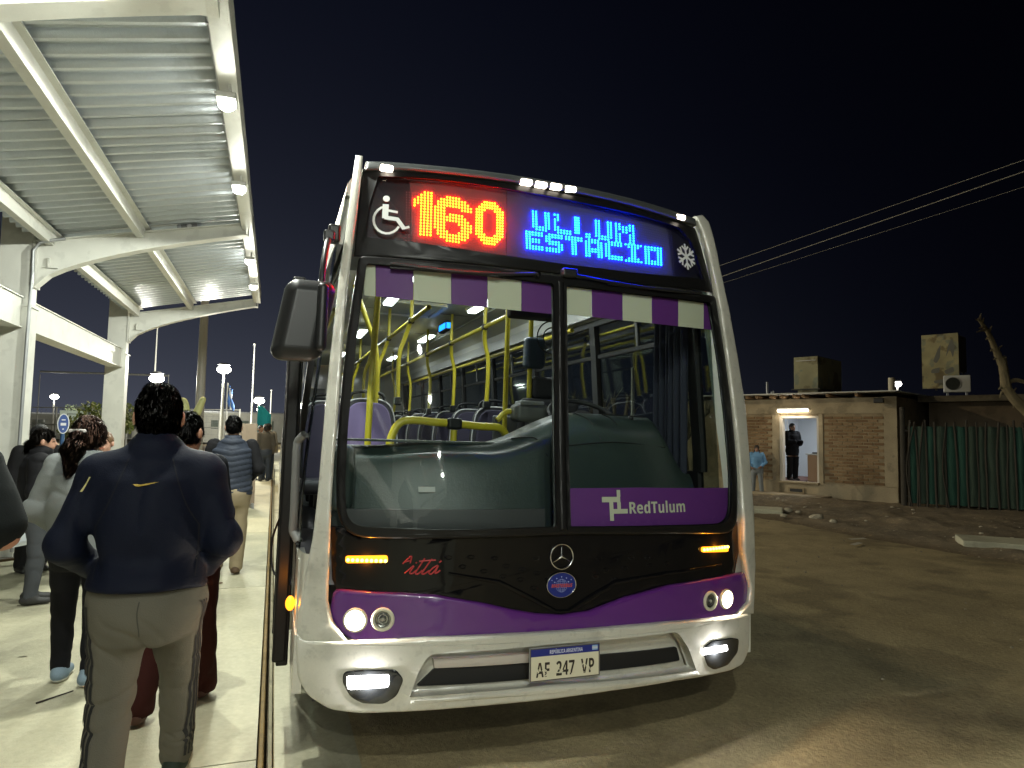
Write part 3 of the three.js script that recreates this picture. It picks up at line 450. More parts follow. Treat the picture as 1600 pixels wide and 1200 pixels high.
// purple strip with the network's name
{
  const st = part('name_strip', patch(roundPoly(FF([[881, 763], [1000, 762], [1141, 762], [1141, 800, .06], [1120, 824], [1034, 824], [884, 827]]), .012, 4), { off: -.005, thick: .003 }), mPrint, bus);
  const font = await new FontLoader().loadAsync('fonts/droid/droid_sans_bold.typeface.json');
  const a = F(984, 803.5), b = F(1071, 803), t = new TextGeometry('RedTulum', { font, size: .1, depth: .001, curveSegments: 4 }); t.computeBoundingBox(); const w = t.boundingBox.max.x - t.boundingBox.min.x, hgt = F(984, 790)[1] - a[1];
  const put = g => { const p = g.attributes.position; for (let i = 0; i < p.count; i++) p.setZ(i, p.getZ(i) + zf(p.getX(i), p.getY(i)) - .0005); g.computeVertexNormals(); return g; };
  t.translate(-t.boundingBox.min.x, 0, 0).scale((b[0] - a[0]) / w, hgt / .074, 1).translate(a[0], a[1] + .003, 0); part('name_lettering', put(t), mCream, st);
  const o = F(942, 814), k = (F(981, 800)[0] - o[0]) / 39, q = r => new THREE.ShapeGeometry(polyShape([[r[0], r[1]], [r[2], r[1]], [r[2], r[3]], [r[0], r[3]]].map(p => [o[0] + p[0] * k, o[1] + p[1] * k])));
  part('name_logo', put(join([q([0, 24, 28, 31]), q([11, 0, 17, 24]), q([23, 31, 28.5, 40]), q([23, 9, 28.5, 24]), q([17, 9, 39, 16].map((v, i) => i === 3 ? 15 : v))])), mCream, st);
}
// ---- marks on the lower mask
{
  const c = Fr(878, 869.5, .018), tilt = new THREE.Quaternion().setFromAxisAngle(V(1, 0, 0), -.05), at = g => g.applyQuaternion(tilt).translate(c.x, c.y, c.z);
  const e = part('star_emblem', at(new THREE.TorusGeometry(.060, .0042, 10, 48)), mChrome, bus); const arms = [];
  for (let k = 0; k < 3; k++) { const a = Math.PI / 2 + k * 2 * Math.PI / 3; const g = new THREE.ConeGeometry(.0085, .06, 4).translate(0, .03, 0).scale(1, 1, .5).rotateZ(a - Math.PI / 2); arms.push(at(g)); }
  part('star', arms, mChrome, e);
  const cv = document.createElement('canvas'); cv.width = 512; cv.height = 384; const x = cv.getContext('2d'); x.fillStyle = '#1b2a78'; x.fillRect(0, 0, 512, 384);
  x.strokeStyle = '#8d97c4'; x.lineWidth = 5; for (const r of [.28, .6, 1]) { x.beginPath(); x.ellipse(256, 205, 98 * r, 98, 0, 0, 6.3); x.stroke(); } for (const dy of [-66, -33, 0, 33, 66]) { const h = Math.sqrt(98 * 98 - dy * dy); x.beginPath(); x.moveTo(256 - h, 205 + dy); x.lineTo(256 + h, 205 + dy); x.stroke(); }
  x.fillStyle = '#b9c2e6'; for (const [sx, sy] of [[85, 118], [170, 92], [256, 72], [342, 92], [427, 118], [135, 150], [377, 150]]) { x.beginPath(); for (let k = 0; k < 10; k++) { const a = k * Math.PI / 5 - Math.PI / 2, r = k % 2 ? 6 : 15; x.lineTo(sx + r * Math.cos(a), sy + r * Math.sin(a)); } x.fill(); }
  x.font = 'bold italic 76px sans-serif'; x.textAlign = 'center'; x.lineWidth = 10; x.strokeStyle = '#1b2a78'; x.fillStyle = '#c2502e'; x.save(); x.translate(256, 232); x.scale(.86, 1); x.strokeText('MASTERBUS', 0, 0); x.fillText('MASTERBUS', 0, 0); x.restore();
  const tex = new THREE.CanvasTexture(cv); tex.colorSpace = THREE.SRGBColorSpace; const p = Fr(877, 913.5, .014), w = .077, h = .060, el = []; for (let i = 0; i < 48; i++) el.push([Math.cos(i / 48 * 6.2832) * w, Math.sin(i / 48 * 6.2832) * h]);
  const g = new THREE.ExtrudeGeometry(polyShape(el), { depth: .004, bevelEnabled: false }); const uv = g.attributes.uv, P = g.attributes.position; for (let i = 0; i < uv.count; i++) uv.setXY(i, P.getX(i) / w * .5 + .5, P.getY(i) / h * .5 + .5);
  const bd = part('oval_badge', g.rotateX(-.05).translate(p.x, p.y, p.z), mat([1, 1, 1], .35, 0, { map: tex }), bus); part('badge_rim', new THREE.TorusGeometry(w, .003, 8, 48).scale(1, h / w, 1).translate(p.x, p.y, p.z + .004), mChrome, bd);
  // red script: A over "itta"
  const strokes = [[[629, 881], [636, 874], [643, 869], [641, 880]], [[633, 878], [640, 876]], [[632, 896], [640, 889], [647, 884], [640, 895], [644, 896], [650, 891]], [[650, 880], [651, 878]], [[664, 872], [656, 884], [649, 896], [652, 897], [660, 891]], [[675, 873], [667, 884], [659, 897], [664, 896], [671, 891]], [[655, 877], [666, 876], [681, 875]], [[684, 883], [677, 887], [670, 895], [673, 897], [680, 891], [685, 883], [680, 896], [684, 894], [688, 891]], [[686, 879], [690, 876]]];
  part('model_script', strokes.map(s => pipe(s.map(q => Fr(q[0], q[1], .0115)), .0038, s.length * 6, 5)), mat([.45, .035, .04], .4), bus);
  // number plate
  const pc = document.createElement('canvas'); pc.width = 512; pc.height = 224; const y = pc.getContext('2d'); y.fillStyle = '#d8d4bd'; y.fillRect(0, 0, 512, 224); y.fillStyle = '#1c2a80'; y.fillRect(0, 0, 512, 56); y.fillStyle = '#d7dbe8'; y.font = 'bold 36px sans-serif'; y.textAlign = 'center'; y.save(); y.translate(262, 44); y.scale(.60, 1); y.fillText('REPÚBLICA ARGENTINA', 0, 0); y.restore(); y.fillStyle = '#c3cad6'; y.fillRect(456, 10, 42, 34); y.fillStyle = '#8fb0d8'; y.fillRect(456, 10, 42, 10); y.fillRect(456, 34, 42, 10);
  y.fillStyle = '#241f16'; y.font = 'bold 138px sans-serif'; y.save(); y.translate(256, 198); y.scale(.62, 1.0); y.fillText('AF', -262, 0); y.fillText('247', 0, 0); y.fillText('VP', 270, 0); y.restore();
  const wr = rng(5); y.fillStyle = '#d8d4bd'; for (let i = 0; i < 70; i++) { const a = wr() * 512, b = 128 + wr() * 84; y.save(); y.translate(a, b); y.rotate(wr() * 3); y.fillRect(0, 0, 6 + wr() * 22, 3 + wr() * 9); y.restore(); } y.strokeStyle = '#4a463c'; y.lineWidth = 6; y.strokeRect(3, 3, 506, 218);
  const pt = new THREE.CanvasTexture(pc); pt.colorSpace = THREE.SRGBColorSpace; const q = Fr(883, 1034.5, .088), pg = new THREE.PlaneGeometry(.357, .149).translate(0, 0, .004); const plate = part('number_plate', [rbox(.364, .156, .006, .006)], mGalv, bus); plate.position.copy(q); plate.rotation.set(-.02, 0, .012); part('plate_face', pg, mat([1, 1, 1], .45, 0, { map: pt }), plate);
}
// ---- inside of the bus
{
  const P = (x, y, z) => V(x, y, z);
  const ceil = part('ceiling', new THREE.ExtrudeGeometry(polyShape([[-1.06, 2.70], [-1.02, 2.86], [-.80, 2.97], [0, 3.01], [.80, 2.97], [1.02, 2.86], [1.06, 2.70], [1.07, 2.70], [1.035, 2.87], [.81, 2.985], [0, 3.025], [-.81, 2.985], [-1.035, 2.87], [-1.07, 2.70]]), { depth: 10.1, bevelEnabled: false }).translate(0, 0, -10.95), mCeil, bus);
  for (const z of [-2.4, -4.0, -5.6, -7.2, -8.8]) part('ceiling_joint', box(1.6, .006, .02, 0, 2.985, z), mPanelGrey, ceil);
  const hz = -3.85; part('roof_hatch', [box(.60, .03, .05, -.12, 2.975, hz + .38), box(.60, .03, .05, -.12, 2.975, hz - .38), box(.05, .03, .72, -.42, 2.975, hz), box(.05, .03, .72, .18, 2.975, hz)], mat([.75, .76, .75], .4), ceil);
  part('hatch_lid', box(.55, .012, .70, -.12, 2.985, hz), mCeil, ceil);
  for (const s of [-1, 1]) part('cove_panel', [box(.02, .20, 9.6, s * 1.045, 2.79, -6.1), box(.16, .02, 9.6, s * .70, 2.955, -6.1)], mat([.42, .43, .43], .4), bus);
  for (const z of [-1.9, -3.05, -5.55, -8.2]) for (const s of [-1, 1]) {
    const t = part('ceiling_lamp', rbox(.13, .04, .74, .015, s * .42, 2.945, z), mCeil, bus); part('tube', rbox(.09, .022, .66, .01, s * .42, 2.916, z), glow([.95, 1, .98], 10), t);
    const l = new THREE.RectAreaLight(0xffffff, 36, .09, .66); l.color.setRGB(.95, 1, .97); const a = V(s * .42, 2.90, z).applyMatrix4(B0), b = V(s * .42, 1, z).applyMatrix4(B0); l.position.copy(a); l.up.set(0, 0, 1); l.lookAt(b); scene.add(l);
  }
  const bs = part('stop_display', rbox(.06, .10, .34, .01, .30, 2.84, -4.0), mBlack, bus); part('lit_text', box(.004, .06, .28, .267, 2.84, -4.0), glow([.01, .25, 1], 3), bs); part('lit_text', box(.05, .06, .004, .30, 2.84, -3.828), glow([.01, .25, 1], 3), bs);
  // handrails
  const rail = (pts, r = .019, seg = 30) => part('handrail', pipe(pts.map(p => P(...p)), r, seg, 9), mYellow, bus);
  for (const s of [-1, 1]) {
    rail([[s * .33, 2.65, -1.9], [s * .33, 2.65, -5], [s * .33, 2.65, -9.6]]); rail([[s * 1.0, 2.62, -2.2], [s * 1.0, 2.62, -6], [s * 1.0, 2.62, -10.2]]);
    for (const z of [-2.70, -3.92, -5.12, -6.4, -7.7]) { rail([[s * .33, 2.66, z + .10], [s * .36, 2.52, z + .02], [s * .40, 2.38, z], [s * .40, 1.94, z]], .019, 18); part('rail_clamp', [rbox(.05, .05, .06, .01, s * .33, 2.65, z + .10), rbox(.06, .07, .07, .012, s * .40, 1.96, z)], mPlastic, bus); rail([[s * .33, 2.66, z + .1], [s * .33, 2.80, z + .1], [s * .33, 2.96, z + .1]], .016, 6); }
  }
  rail([[-.72, 1.35, -1.12], [-.70, 1.66, -1.12], [-.64, 1.76, -1.12], [-.40, 1.765, -1.12], [-.12, 1.75, -1.14], [.04, 1.74, -1.18], [.12, 1.66, -1.25]], .026, 40); part('rail_clamp', rbox(.10, .075, .075, .02, -.30, 1.76, -1.12), mPlastic, bus);
  rail([[-.30, 1.72, -1.12], [-.30, 1.2, -1.12], [-.30, .82, -1.12]], .022, 8);
  rail([[-.80, .82, -1.5], [-.79, 2.0, -1.5], [-.77, 2.62, -1.5], [-.76, 2.95, -1.5]], .022, 20); rail([[-.66, .85, -2.3], [-.645, 2.0, -2.3], [-.66, 2.35, -2.3], [-.76, 2.62, -2.3], [-.85, 2.85, -2.3]], .02, 24);
  rail([[.24, .82, -1.7], [.24, 2.1, -1.7], [.24, 2.96, -1.7]], .019, 10); rail([[.40, .82, -1.62], [.40, 2.5, -1.62], [.40, 2.96, -1.62]], .019, 10); rail([[.10, 1.80, -1.45], [.16, 1.86, -1.45], [.30, 1.87, -1.45]], .02, 12);
  part('ticket_reader', [rbox(.16, .24, .10, .035, .43, 2.32, -1.62)], mat([.03, .05, .08], .35), bus);
  const val = part('validator', [rbox(.26, .13, .16, .04, .33, 1.86, -1.42), rbox(.10, .16, .10, .02, .36, 1.74, -1.42)], mat([.10, .105, .10], .5), bus); part('validator_cap', rbox(.18, .03, .14, .012, .33, 1.93, -1.42), mPanelGrey, val); rail([[.36, 1.7, -1.42], [.36, 1.2, -1.42], [.36, .82, -1.42]], .02, 6);
  // seats: dark moulded shells with pale edge piping
  const mShell = mat([.022, .022, .028], .5), mPiping = mat([.55, .55, .55], .4), mPad = mat([.03, .026, .05], .85), mSeatBack = mat([.16, .12, .26], .75);
  function seat(x, z, padMat = mPad) {
    const s = part('seat', [rbox(.44, .12, .43, .05, 0, .40, 0), rbox(.10, .32, .1, .03, 0, .18, -.05)], mShell, bus); s.position.set(x, .82, z);
    const out = roundPoly([[-.22, .42], [.22, .42], [.225, .85], [.17, 1.13, .12], [-.17, 1.13, .12], [-.225, .85]], .08, 6);
    const b = new THREE.ExtrudeGeometry(polyShape(out), { depth: .05, bevelEnabled: true, bevelSize: .012, bevelThickness: .02, bevelSegments: 3 }).translate(0, -.42, -.03).rotateX(-.13).translate(0, .42, -.20);
    part('backrest', b, mShell, s); part('pad', new THREE.ExtrudeGeometry(polyShape(out.map(([a, c]) => [a * .84, (c - .45) * .90 + .48])), { depth: .02, bevelEnabled: true, bevelSize: .01, bevelThickness: .015, bevelSegments: 2 }).translate(0, -.42, .02).rotateX(-.13).translate(0, .42, -.18), padMat, s);
    part('piping', new THREE.TubeGeometry(new THREE.CatmullRomCurve3(out.map(([a, c]) => V(a * 1.04, c, 0)), true), 60, .006, 5, true).translate(0, -.42, .03).rotateX(-.13).translate(0, .42, -.19), mPiping, s);
    part('grab_handle', pipe([V(-.14, 1.10, -.31), V(-.12, 1.17, -.32), V(.12, 1.17, -.32), V(.14, 1.10, -.31)], .014, 16, 6), mPlastic, s);
  }
  for (let i = 0; i < 9; i++) { const z = -2.55 - i * .80; seat(.52, z); seat(.97, z); seat(-.95, z - .3); if (i) seat(-.52, z - .3); }
  seat(-.70, -2.05, mSeatBack); for (const x of [-.9, -.45, 0, .45, .9]) seat(x, -10.5);
  // partition behind the driver, curtain, driver's seat and wheel
  part('partition', [rbox(.95, 1.0, .03, .02, .70, 1.35, -1.95)], mat([.09, .095, .10], .5), bus);
  { const n = 90, pos = [], idx = []; for (let i = 0; i <= n; i++) { const u = i / n; for (let j = 0; j <= 10; j++) { const y = lerp(2.58, 1.30, j / 10), w = lerp(.78, 1.05, j / 10 * .4 + .2); pos.push(1.10 + .022 * Math.sin(u * 40 + j * .15) + .01 * Math.sin(u * 13), y, -.62 - u * .40 * (.7 + .3 * w)); } } for (let i = 0; i < n; i++) for (let j = 0; j < 10; j++) { const o = i * 11 + j; idx.push(o, o + 1, o + 11, o + 1, o + 12, o + 11); } const g = new THREE.BufferGeometry(); g.setAttribute('position', new THREE.Float32BufferAttribute(pos, 3)); g.setIndex(idx); g.computeVertexNormals(); part('curtain', g, mat([.016, .019, .034], .85), bus); }
  const ds = part('driver_seat', [rbox(.5, .14, .5, .06, .55, 1.25, -1.35), rbox(.34, .4, .3, .05, .55, .98, -1.35)], mat([.03, .032, .035], .8), bus); part('backrest', rbox(.48, .72, .12, .06, .55, 1.62, -1.60).rotateX(0), mat([.035, .035, .04], .8), ds); part('headrest', rbox(.28, .17, .09, .04, .55, 2.06, -1.63), mat([.035, .035, .04], .8), ds);
  const wh = part('steering_wheel', new THREE.TorusGeometry(.235, .016, 10, 44), mBlack, bus); part('spokes', [rod(V(-.22, 0, 0), V(.22, 0, 0), .014), rod(V(0, -.22, 0), V(0, 0, 0), .014), new THREE.CylinderGeometry(.06, .07, .05, 20).rotateX(Math.PI / 2)], mBlack, wh); wh.position.set(.55, 1.83, -.98); wh.rotation.x = -1.05;
  part('steering_column', rod(V(.55, 1.4, -.80), V(.55, 1.82, -.97), .05, .045), mPlastic, bus);
  // dashboard
  const topY = x => 1.615 + .03 * smooth(-.9, -.5, x) + .20 * smooth(-.28, .34, x) - .015 * Math.max(0, x - .5) - .36 * smooth(.86, 1.12, x);
  const prof = (x, t) => { const T = topY(x), k = clamp(t); // 0 = foot by the glass, 1 = rear edge
    const Q = [[1.16, -.30], [1.30, -.33], [1.42, -.36], [lerp(1.5, T, .55), -.42], [T - .05, -.50], [T - .012, -.56], [T, -.63], [T - .005, -.80], [T - .06, -.86], [T - .4, -.88]], f = k * (Q.length - 1), i = Math.min(Q.length - 2, Math.floor(f)), s = f - i, q = n => Q[clamp(n, 0, Q.length - 1)], cr = (a, b, c, d) => .5 * (2 * b + (c - a) * s + (2 * a - 5 * b + 4 * c - d) * s * s + (3 * b - a - 3 * c + d) * s ** 3);
    return [cr(q(i - 1)[0], q(i)[0], q(i + 1)[0], q(i + 2)[0]), cr(q(i - 1)[1], q(i)[1], q(i + 1)[1], q(i + 2)[1])]; };
  const nx = 90, nt = 44, pos = [], idx = []; for (let i = 0; i <= nx; i++) for (let j = 0; j <= nt; j++) { const x = lerp(-1.10, 1.14, i / nx), [y, z] = prof(x, j / nt); pos.push(x, y, z - .16 * Math.abs(x) ** 2.4); } for (let i = 0; i < nx; i++) for (let j = 0; j < nt; j++) { const o = i * (nt + 1) + j; idx.push(o, o + nt + 1, o + 1, o + 1, o + nt + 1, o + nt + 2); }
  const g = new THREE.BufferGeometry(); g.setAttribute('position', new THREE.Float32BufferAttribute(pos, 3)); g.setIndex(idx); g.computeVertexNormals(); const uv = new Float32Array(pos.length / 3 * 2); for (let i = 0; i < pos.length / 3; i++) { uv[2 * i] = pos[3 * i]; uv[2 * i + 1] = pos[3 * i + 1]; } g.setAttribute('uv', new THREE.BufferAttribute(uv, 2));
  const dash = part('dashboard', g, mDash, bus);
  const dp = (x, t, k = .003) => { const [y, z] = prof(x, t); return V(x, y + k * .6, z - .16 * Math.abs(x) ** 2.4 + k); };
  for (const L of [[[.30, .66], [.32, .55], [.37, .45], [.41, .33]], [[.50, .60], [.53, .50], [.56, .42]], [[.50, .60], [.60, .612], [.80, .612], [.88, .60]], [[-.10, .57], [-.03, .5], [.02, .42], [.06, .3]], [[.16, .32], [.5, .325], [.9, .32]]]) part('panel_seam', pipe(L.map(([x, t]) => dp(x, t)), .004, 20, 5), mBlack, dash);
  part('lock_knob', new THREE.SphereGeometry(.018, 12, 8).translate(...dp(.70, .53).toArray()), mPlastic, dash);
  part('dash_shelf', [box(1.6, .012, .22, -.30, 1.648, -.70)], mDash, dash); part('document_sleeve', new THREE.PlaneGeometry(.09, .03).rotateX(-.4).translate(...dp(-.62, .20, .012).toArray()), mat([.5, .5, .48], .3), dash);
  part('screen_foot_tray', patch(FF([[545, 800], [868, 800], [868, 832], [545, 834]]), { off: -.16, thick: .02 }), mat([.04, .04, .042], .5), bus);
  part('air_duct', [rbox(.12, .34, .12, .05, -1.06, 1.46, -.36)], mDash, bus);
  // interior mirror, roof blind box over the driver
  part('interior_mirror', rbox(.34, .09, .04, .02, 0, 2.41, -.50), mBlack, bus); part('cab_header', [box(2.16, .22, .5, 0, 2.78, -.78)], mat([.20, .22, .22], .5), bus); part('cab_fan', [new THREE.TorusGeometry(.10, .004, 6, 28).translate(.18, 2.30, -.66), new THREE.TorusGeometry(.06, .004, 6, 24).translate(.18, 2.30, -.66), rod(V(.18, 2.4, -.7), V(.18, 2.62, -.7), .008)], mPlastic, bus);
  part('rear_partition', [rbox(.5, 1.2, .04, .03, -.72, 1.9, -10.85)], mPanelGrey, bus);
}
// ---- entrance: folded door leaves, sills, grab frame; mirror on its arm
{
  const leaf = part('door_leaf', [rbox(.05, .40, .50, .012, -1.30, .67, -.98), rbox(.05, .10, .50, .012, -1.30, 2.48, -.98), rbox(.05, 1.60, .06, .012, -1.30, 1.65, -.76), rbox(.05, 1.60, .06, .012, -1.30, 1.65, -1.20)], mPlastic, bus); leaf.rotation.y = 0;
  part('leaf_pane', box(.008, 1.58, .40, -1.30, 1.65, -.98), mGlassDark, leaf); part('leaf_rubber', [rbox(.07, 2.06, .035, .015, -1.305, 1.50, -.72), rbox(.07, 2.06, .03, .012, -1.305, 1.5, -1.24)], mRubber, leaf);
  const leaf2 = part('door_leaf', [rbox(.045, .40, .46, .012, -1.265, .67, -1.50), rbox(.045, .10, .46, .012, -1.265, 2.42, -1.50), rbox(.045, 1.54, .05, .012, -1.265, 1.62, -1.295), rbox(.045, 1.54, .05, .012, -1.265, 1.62, -1.705)], mPlastic, bus); part('leaf_pane', box(.008, 1.52, .37, -1.265, 1.62, -1.50), mGlassDark, leaf2);
  part('leaf_skirt', [rbox(.06, .42, .5, .01, -1.29, .66, -.96)], mRubber, leaf);
  const gf = [busOnZ(478, 690, -.66), busOnZ(463, 708, -.66), busOnZ(460, 795, -.66), busOnZ(466, 812, -.66), busOnZ(482, 830, -.66)].map(p => V(Math.min(p.x, -1.27), p.y, p.z)); part('grab_frame', [new THREE.TubeGeometry(new THREE.CatmullRomCurve3([V(-1.24, gf[0].y + .04, -.62), ...gf, V(-1.24, gf[4].y - .05, -.62)], false, 'catmullrom', .1), 50, .022, 9)], mat([.16, .165, .16], .45), bus);
  part('door_cable', pipe([V(-1.33, 1.25, -.72), V(-1.37, 1.1, -.76), V(-1.36, .95, -.74), V(-1.33, .90, -.72)], .006, 20, 5), mRubber, bus);
  const c = busOnZ(474, 501, .05), arm = [busOnZ(522, 366, -.30), busOnZ(514, 372, -.12), busOnZ(506, 410, .02), busOnZ(500, 470, .05), busOnZ(495, 520, .05)];
  const m = part('wing_mirror', (() => { const g = new RoundedBoxGeometry(.215, .36, .12, 6, .055); const p = g.attributes.position; for (let i = 0; i < p.count; i++) { const y = p.getY(i), z = p.getZ(i); p.setX(i, p.getX(i) + .03 * y / .18); if (z > 0) p.setXYZ(i, p.getX(i) * (1 - .12 * smooth(.02, .06, z)), y * (1 - .06 * smooth(.02, .06, z)), z); } g.computeVertexNormals(); return g.translate(c.x, c.y, c.z); })(), mPlastic, bus);
  part('mirror_glass', rbox(.17, .30, .01, .004, c.x, c.y, c.z - .062), mChrome, m); part('mirror_arm', pipe(arm, .014, 40, 8), mPlastic, bus); part('arm_bracket', rbox(.06, .09, .07, .015, arm[0].x, arm[0].y, arm[0].z), mPlastic, bus); part('arm_joint', rbox(.05, .05, .05, .01, arm[1].x, arm[1].y + .01, arm[1].z), mPlastic, bus);
  const cn = busOnZ(499, 495, .10); part('mirror_shell', rbox(.05, .30, .10, .024, cn.x + .01, cn.y, cn.z - .02), mPlastic, m); part('arm_cap', rbox(.022, .05, .02, .008, arm[3].x, arm[3].y - .02, arm[3].z + .03), mPanelGrey, m);
}
// ================================================================ people
const interp = (T, y, k) => { if (y <= T[0][0]) return T[0][k]; for (let i = 1; i < T.length; i++) if (y <= T[i][0]) { const t = (y - T[i - 1][0]) / (T[i][0] - T[i - 1][0]); return lerp(T[i - 1][k], T[i][k], t * t * (3 - 2 * t)); } return T.at(-1)[k]; };
const TORSO = [[.78, .150, .115, 0], [.90, .178, .125, -.01], [1.06, .158, .112, .0], [1.22, .168, .120, .0], [1.36, .175, .112, -.005], [1.44, .130, .088, -.01], [1.50, .062, .060, -.005]];
const texWeave = noiseTex(256, (u, v) => grey(.5 + .22 * pnoise(u, v, 128, 3) + .2 * pfbm(u, v, 16, 3, 5)), { srgb: false });
const texHair = noiseTex(256, (u, v) => grey(.5 + .45 * pnoise(u, v * .12, 128, 9)), { srgb: false });
const cloth = (rgb, rough = .85, extra = {}) => mat(rgb, rough, 0, { bumpMap: rep(texWeave, 5), bumpScale: .0015, specularIntensity: .3, ...extra });
const hairMat = rgb => mat(rgb.map(v => v * .7), .5, 0, { bumpMap: rep(texHair, 9, 3), bumpScale: .003 });
const skinMat = (rgb) => { const m = mat(rgb, .55); m.vertexColors = true; return m; };
const crease = a => { const s = 1 - Math.abs(Math.sin(a)); return s * s - .27; };            // sharp ridge, soft valley
const folds = (amp, f = 9, seed = 0) => (x, y, z) => amp * (.9 * vnoise(x * f * .55 + seed, y * f, z * f * .55) + .5 * vnoise(x * f * 1.3, y * f * 2.1 + seed, z * f * 1.3) + 1.6 * crease(y * f * 1.9 + 3 * vnoise(x * f * .6, y * f * .5 + seed, z * f * .6)) * clamp(.5 + vnoise(x * 5 + seed, y * 5, z * 5)));
function handSdf(w, dir, palm, curl = .5) {        // palm and five fingers; dir = along the forearm, palm = direction the palm faces
  const d = V(...dir).normalize(), p = V(...palm).addScaledVector(d, -V(...palm).dot(d)).normalize(), s = new THREE.Vector3().crossVectors(d, p), at = (a, b, c) => V(...w).addScaledVector(d, a).addScaledVector(s, b).addScaledVector(p, c).toArray(), L = [cone(at(-.01, 0, 0), at(.035, .012, 0), .024, .022), cone(at(.03, -.02, .002), at(.085, -.028, .006), .016, .013), cone(at(.03, .0, 0), at(.09, .0, .006), .018, .014), cone(at(.03, .02, .002), at(.085, .026, .006), .016, .012)];
  const fing = [[-.031, .075], [-.011, .084], [.010, .079], [.030, .062]];
  fing.forEach(([b, len]) => { const a = curl * 1.1, k1 = at(.09, b, .004), k2 = at(.09 + len * .45 * Math.cos(a), b * 1.05, .004 + len * .45 * Math.sin(a)), k3 = at(.09 + len * .45 * Math.cos(a) + len * .5 * Math.cos(a * 2), b * 1.05, .004 + len * .45 * Math.sin(a) + len * .5 * Math.sin(a * 2)); L.push(cone(k1, k2, .0098, .009), cone(k2, k3, .009, .0075)); });
  L.push(cone(at(.03, -.026, .006), at(.062, -.05, .02), .013, .011), cone(at(.062, -.05, .02), at(.092, -.052, .034), .011, .0085));
  return L;
}
function strands(geo, n, len, seed, crown) {          // fine locks combed down the scalp, added to the hair mesh itself
  const R = rng(seed), p = geo.attributes.position, q = geo.attributes.normal, pos = [], nor = [], uv = [], N = p.count, v = V(0, 0, 0), m = V(0, 0, 0), d = V(0, 0, 0), s = V(0, 0, 0);
  for (let i = 0; i < n; i++) { const k = Math.floor(R() * N); v.fromBufferAttribute(p, k); m.fromBufferAttribute(q, k); d.set(v.x - crown[0] + (R() - .5) * .05, (v.y - crown[1]) * .8 - .05 + (R() - .5) * .03, v.z - crown[2] + (R() - .5) * .05); d.addScaledVector(m, -d.dot(m)).normalize(); s.crossVectors(d, m).multiplyScalar(.0011 + R() * .0012); const L = len * (.5 + R()), up = .0015 + R() * .0035;
    const a = v.clone().addScaledVector(m, -.002), b = v.clone().addScaledVector(d, L * .5).addScaledVector(m, up), c = v.clone().addScaledVector(d, L).addScaledVector(m, up * .4 - L * L * 3); const t = (P) => { pos.push(P.x, P.y, P.z); nor.push(m.x, m.y, m.z); uv.push(P.x, P.y); };
    const a1 = a.clone().add(s), a2 = a.clone().sub(s), b1 = b.clone().add(s), b2 = b.clone().sub(s); [a1, a2, b1, a2, b2, b1, b1, b2, c].forEach(t); }
  const g = new THREE.BufferGeometry(); g.setAttribute('position', new THREE.Float32BufferAttribute(pos, 3)); g.setAttribute('normal', new THREE.Float32BufferAttribute(nor, 3)); g.setAttribute('uv', new THREE.Float32BufferAttribute(uv, 2)); return mergeGeometries([plain(geo), g]);
}
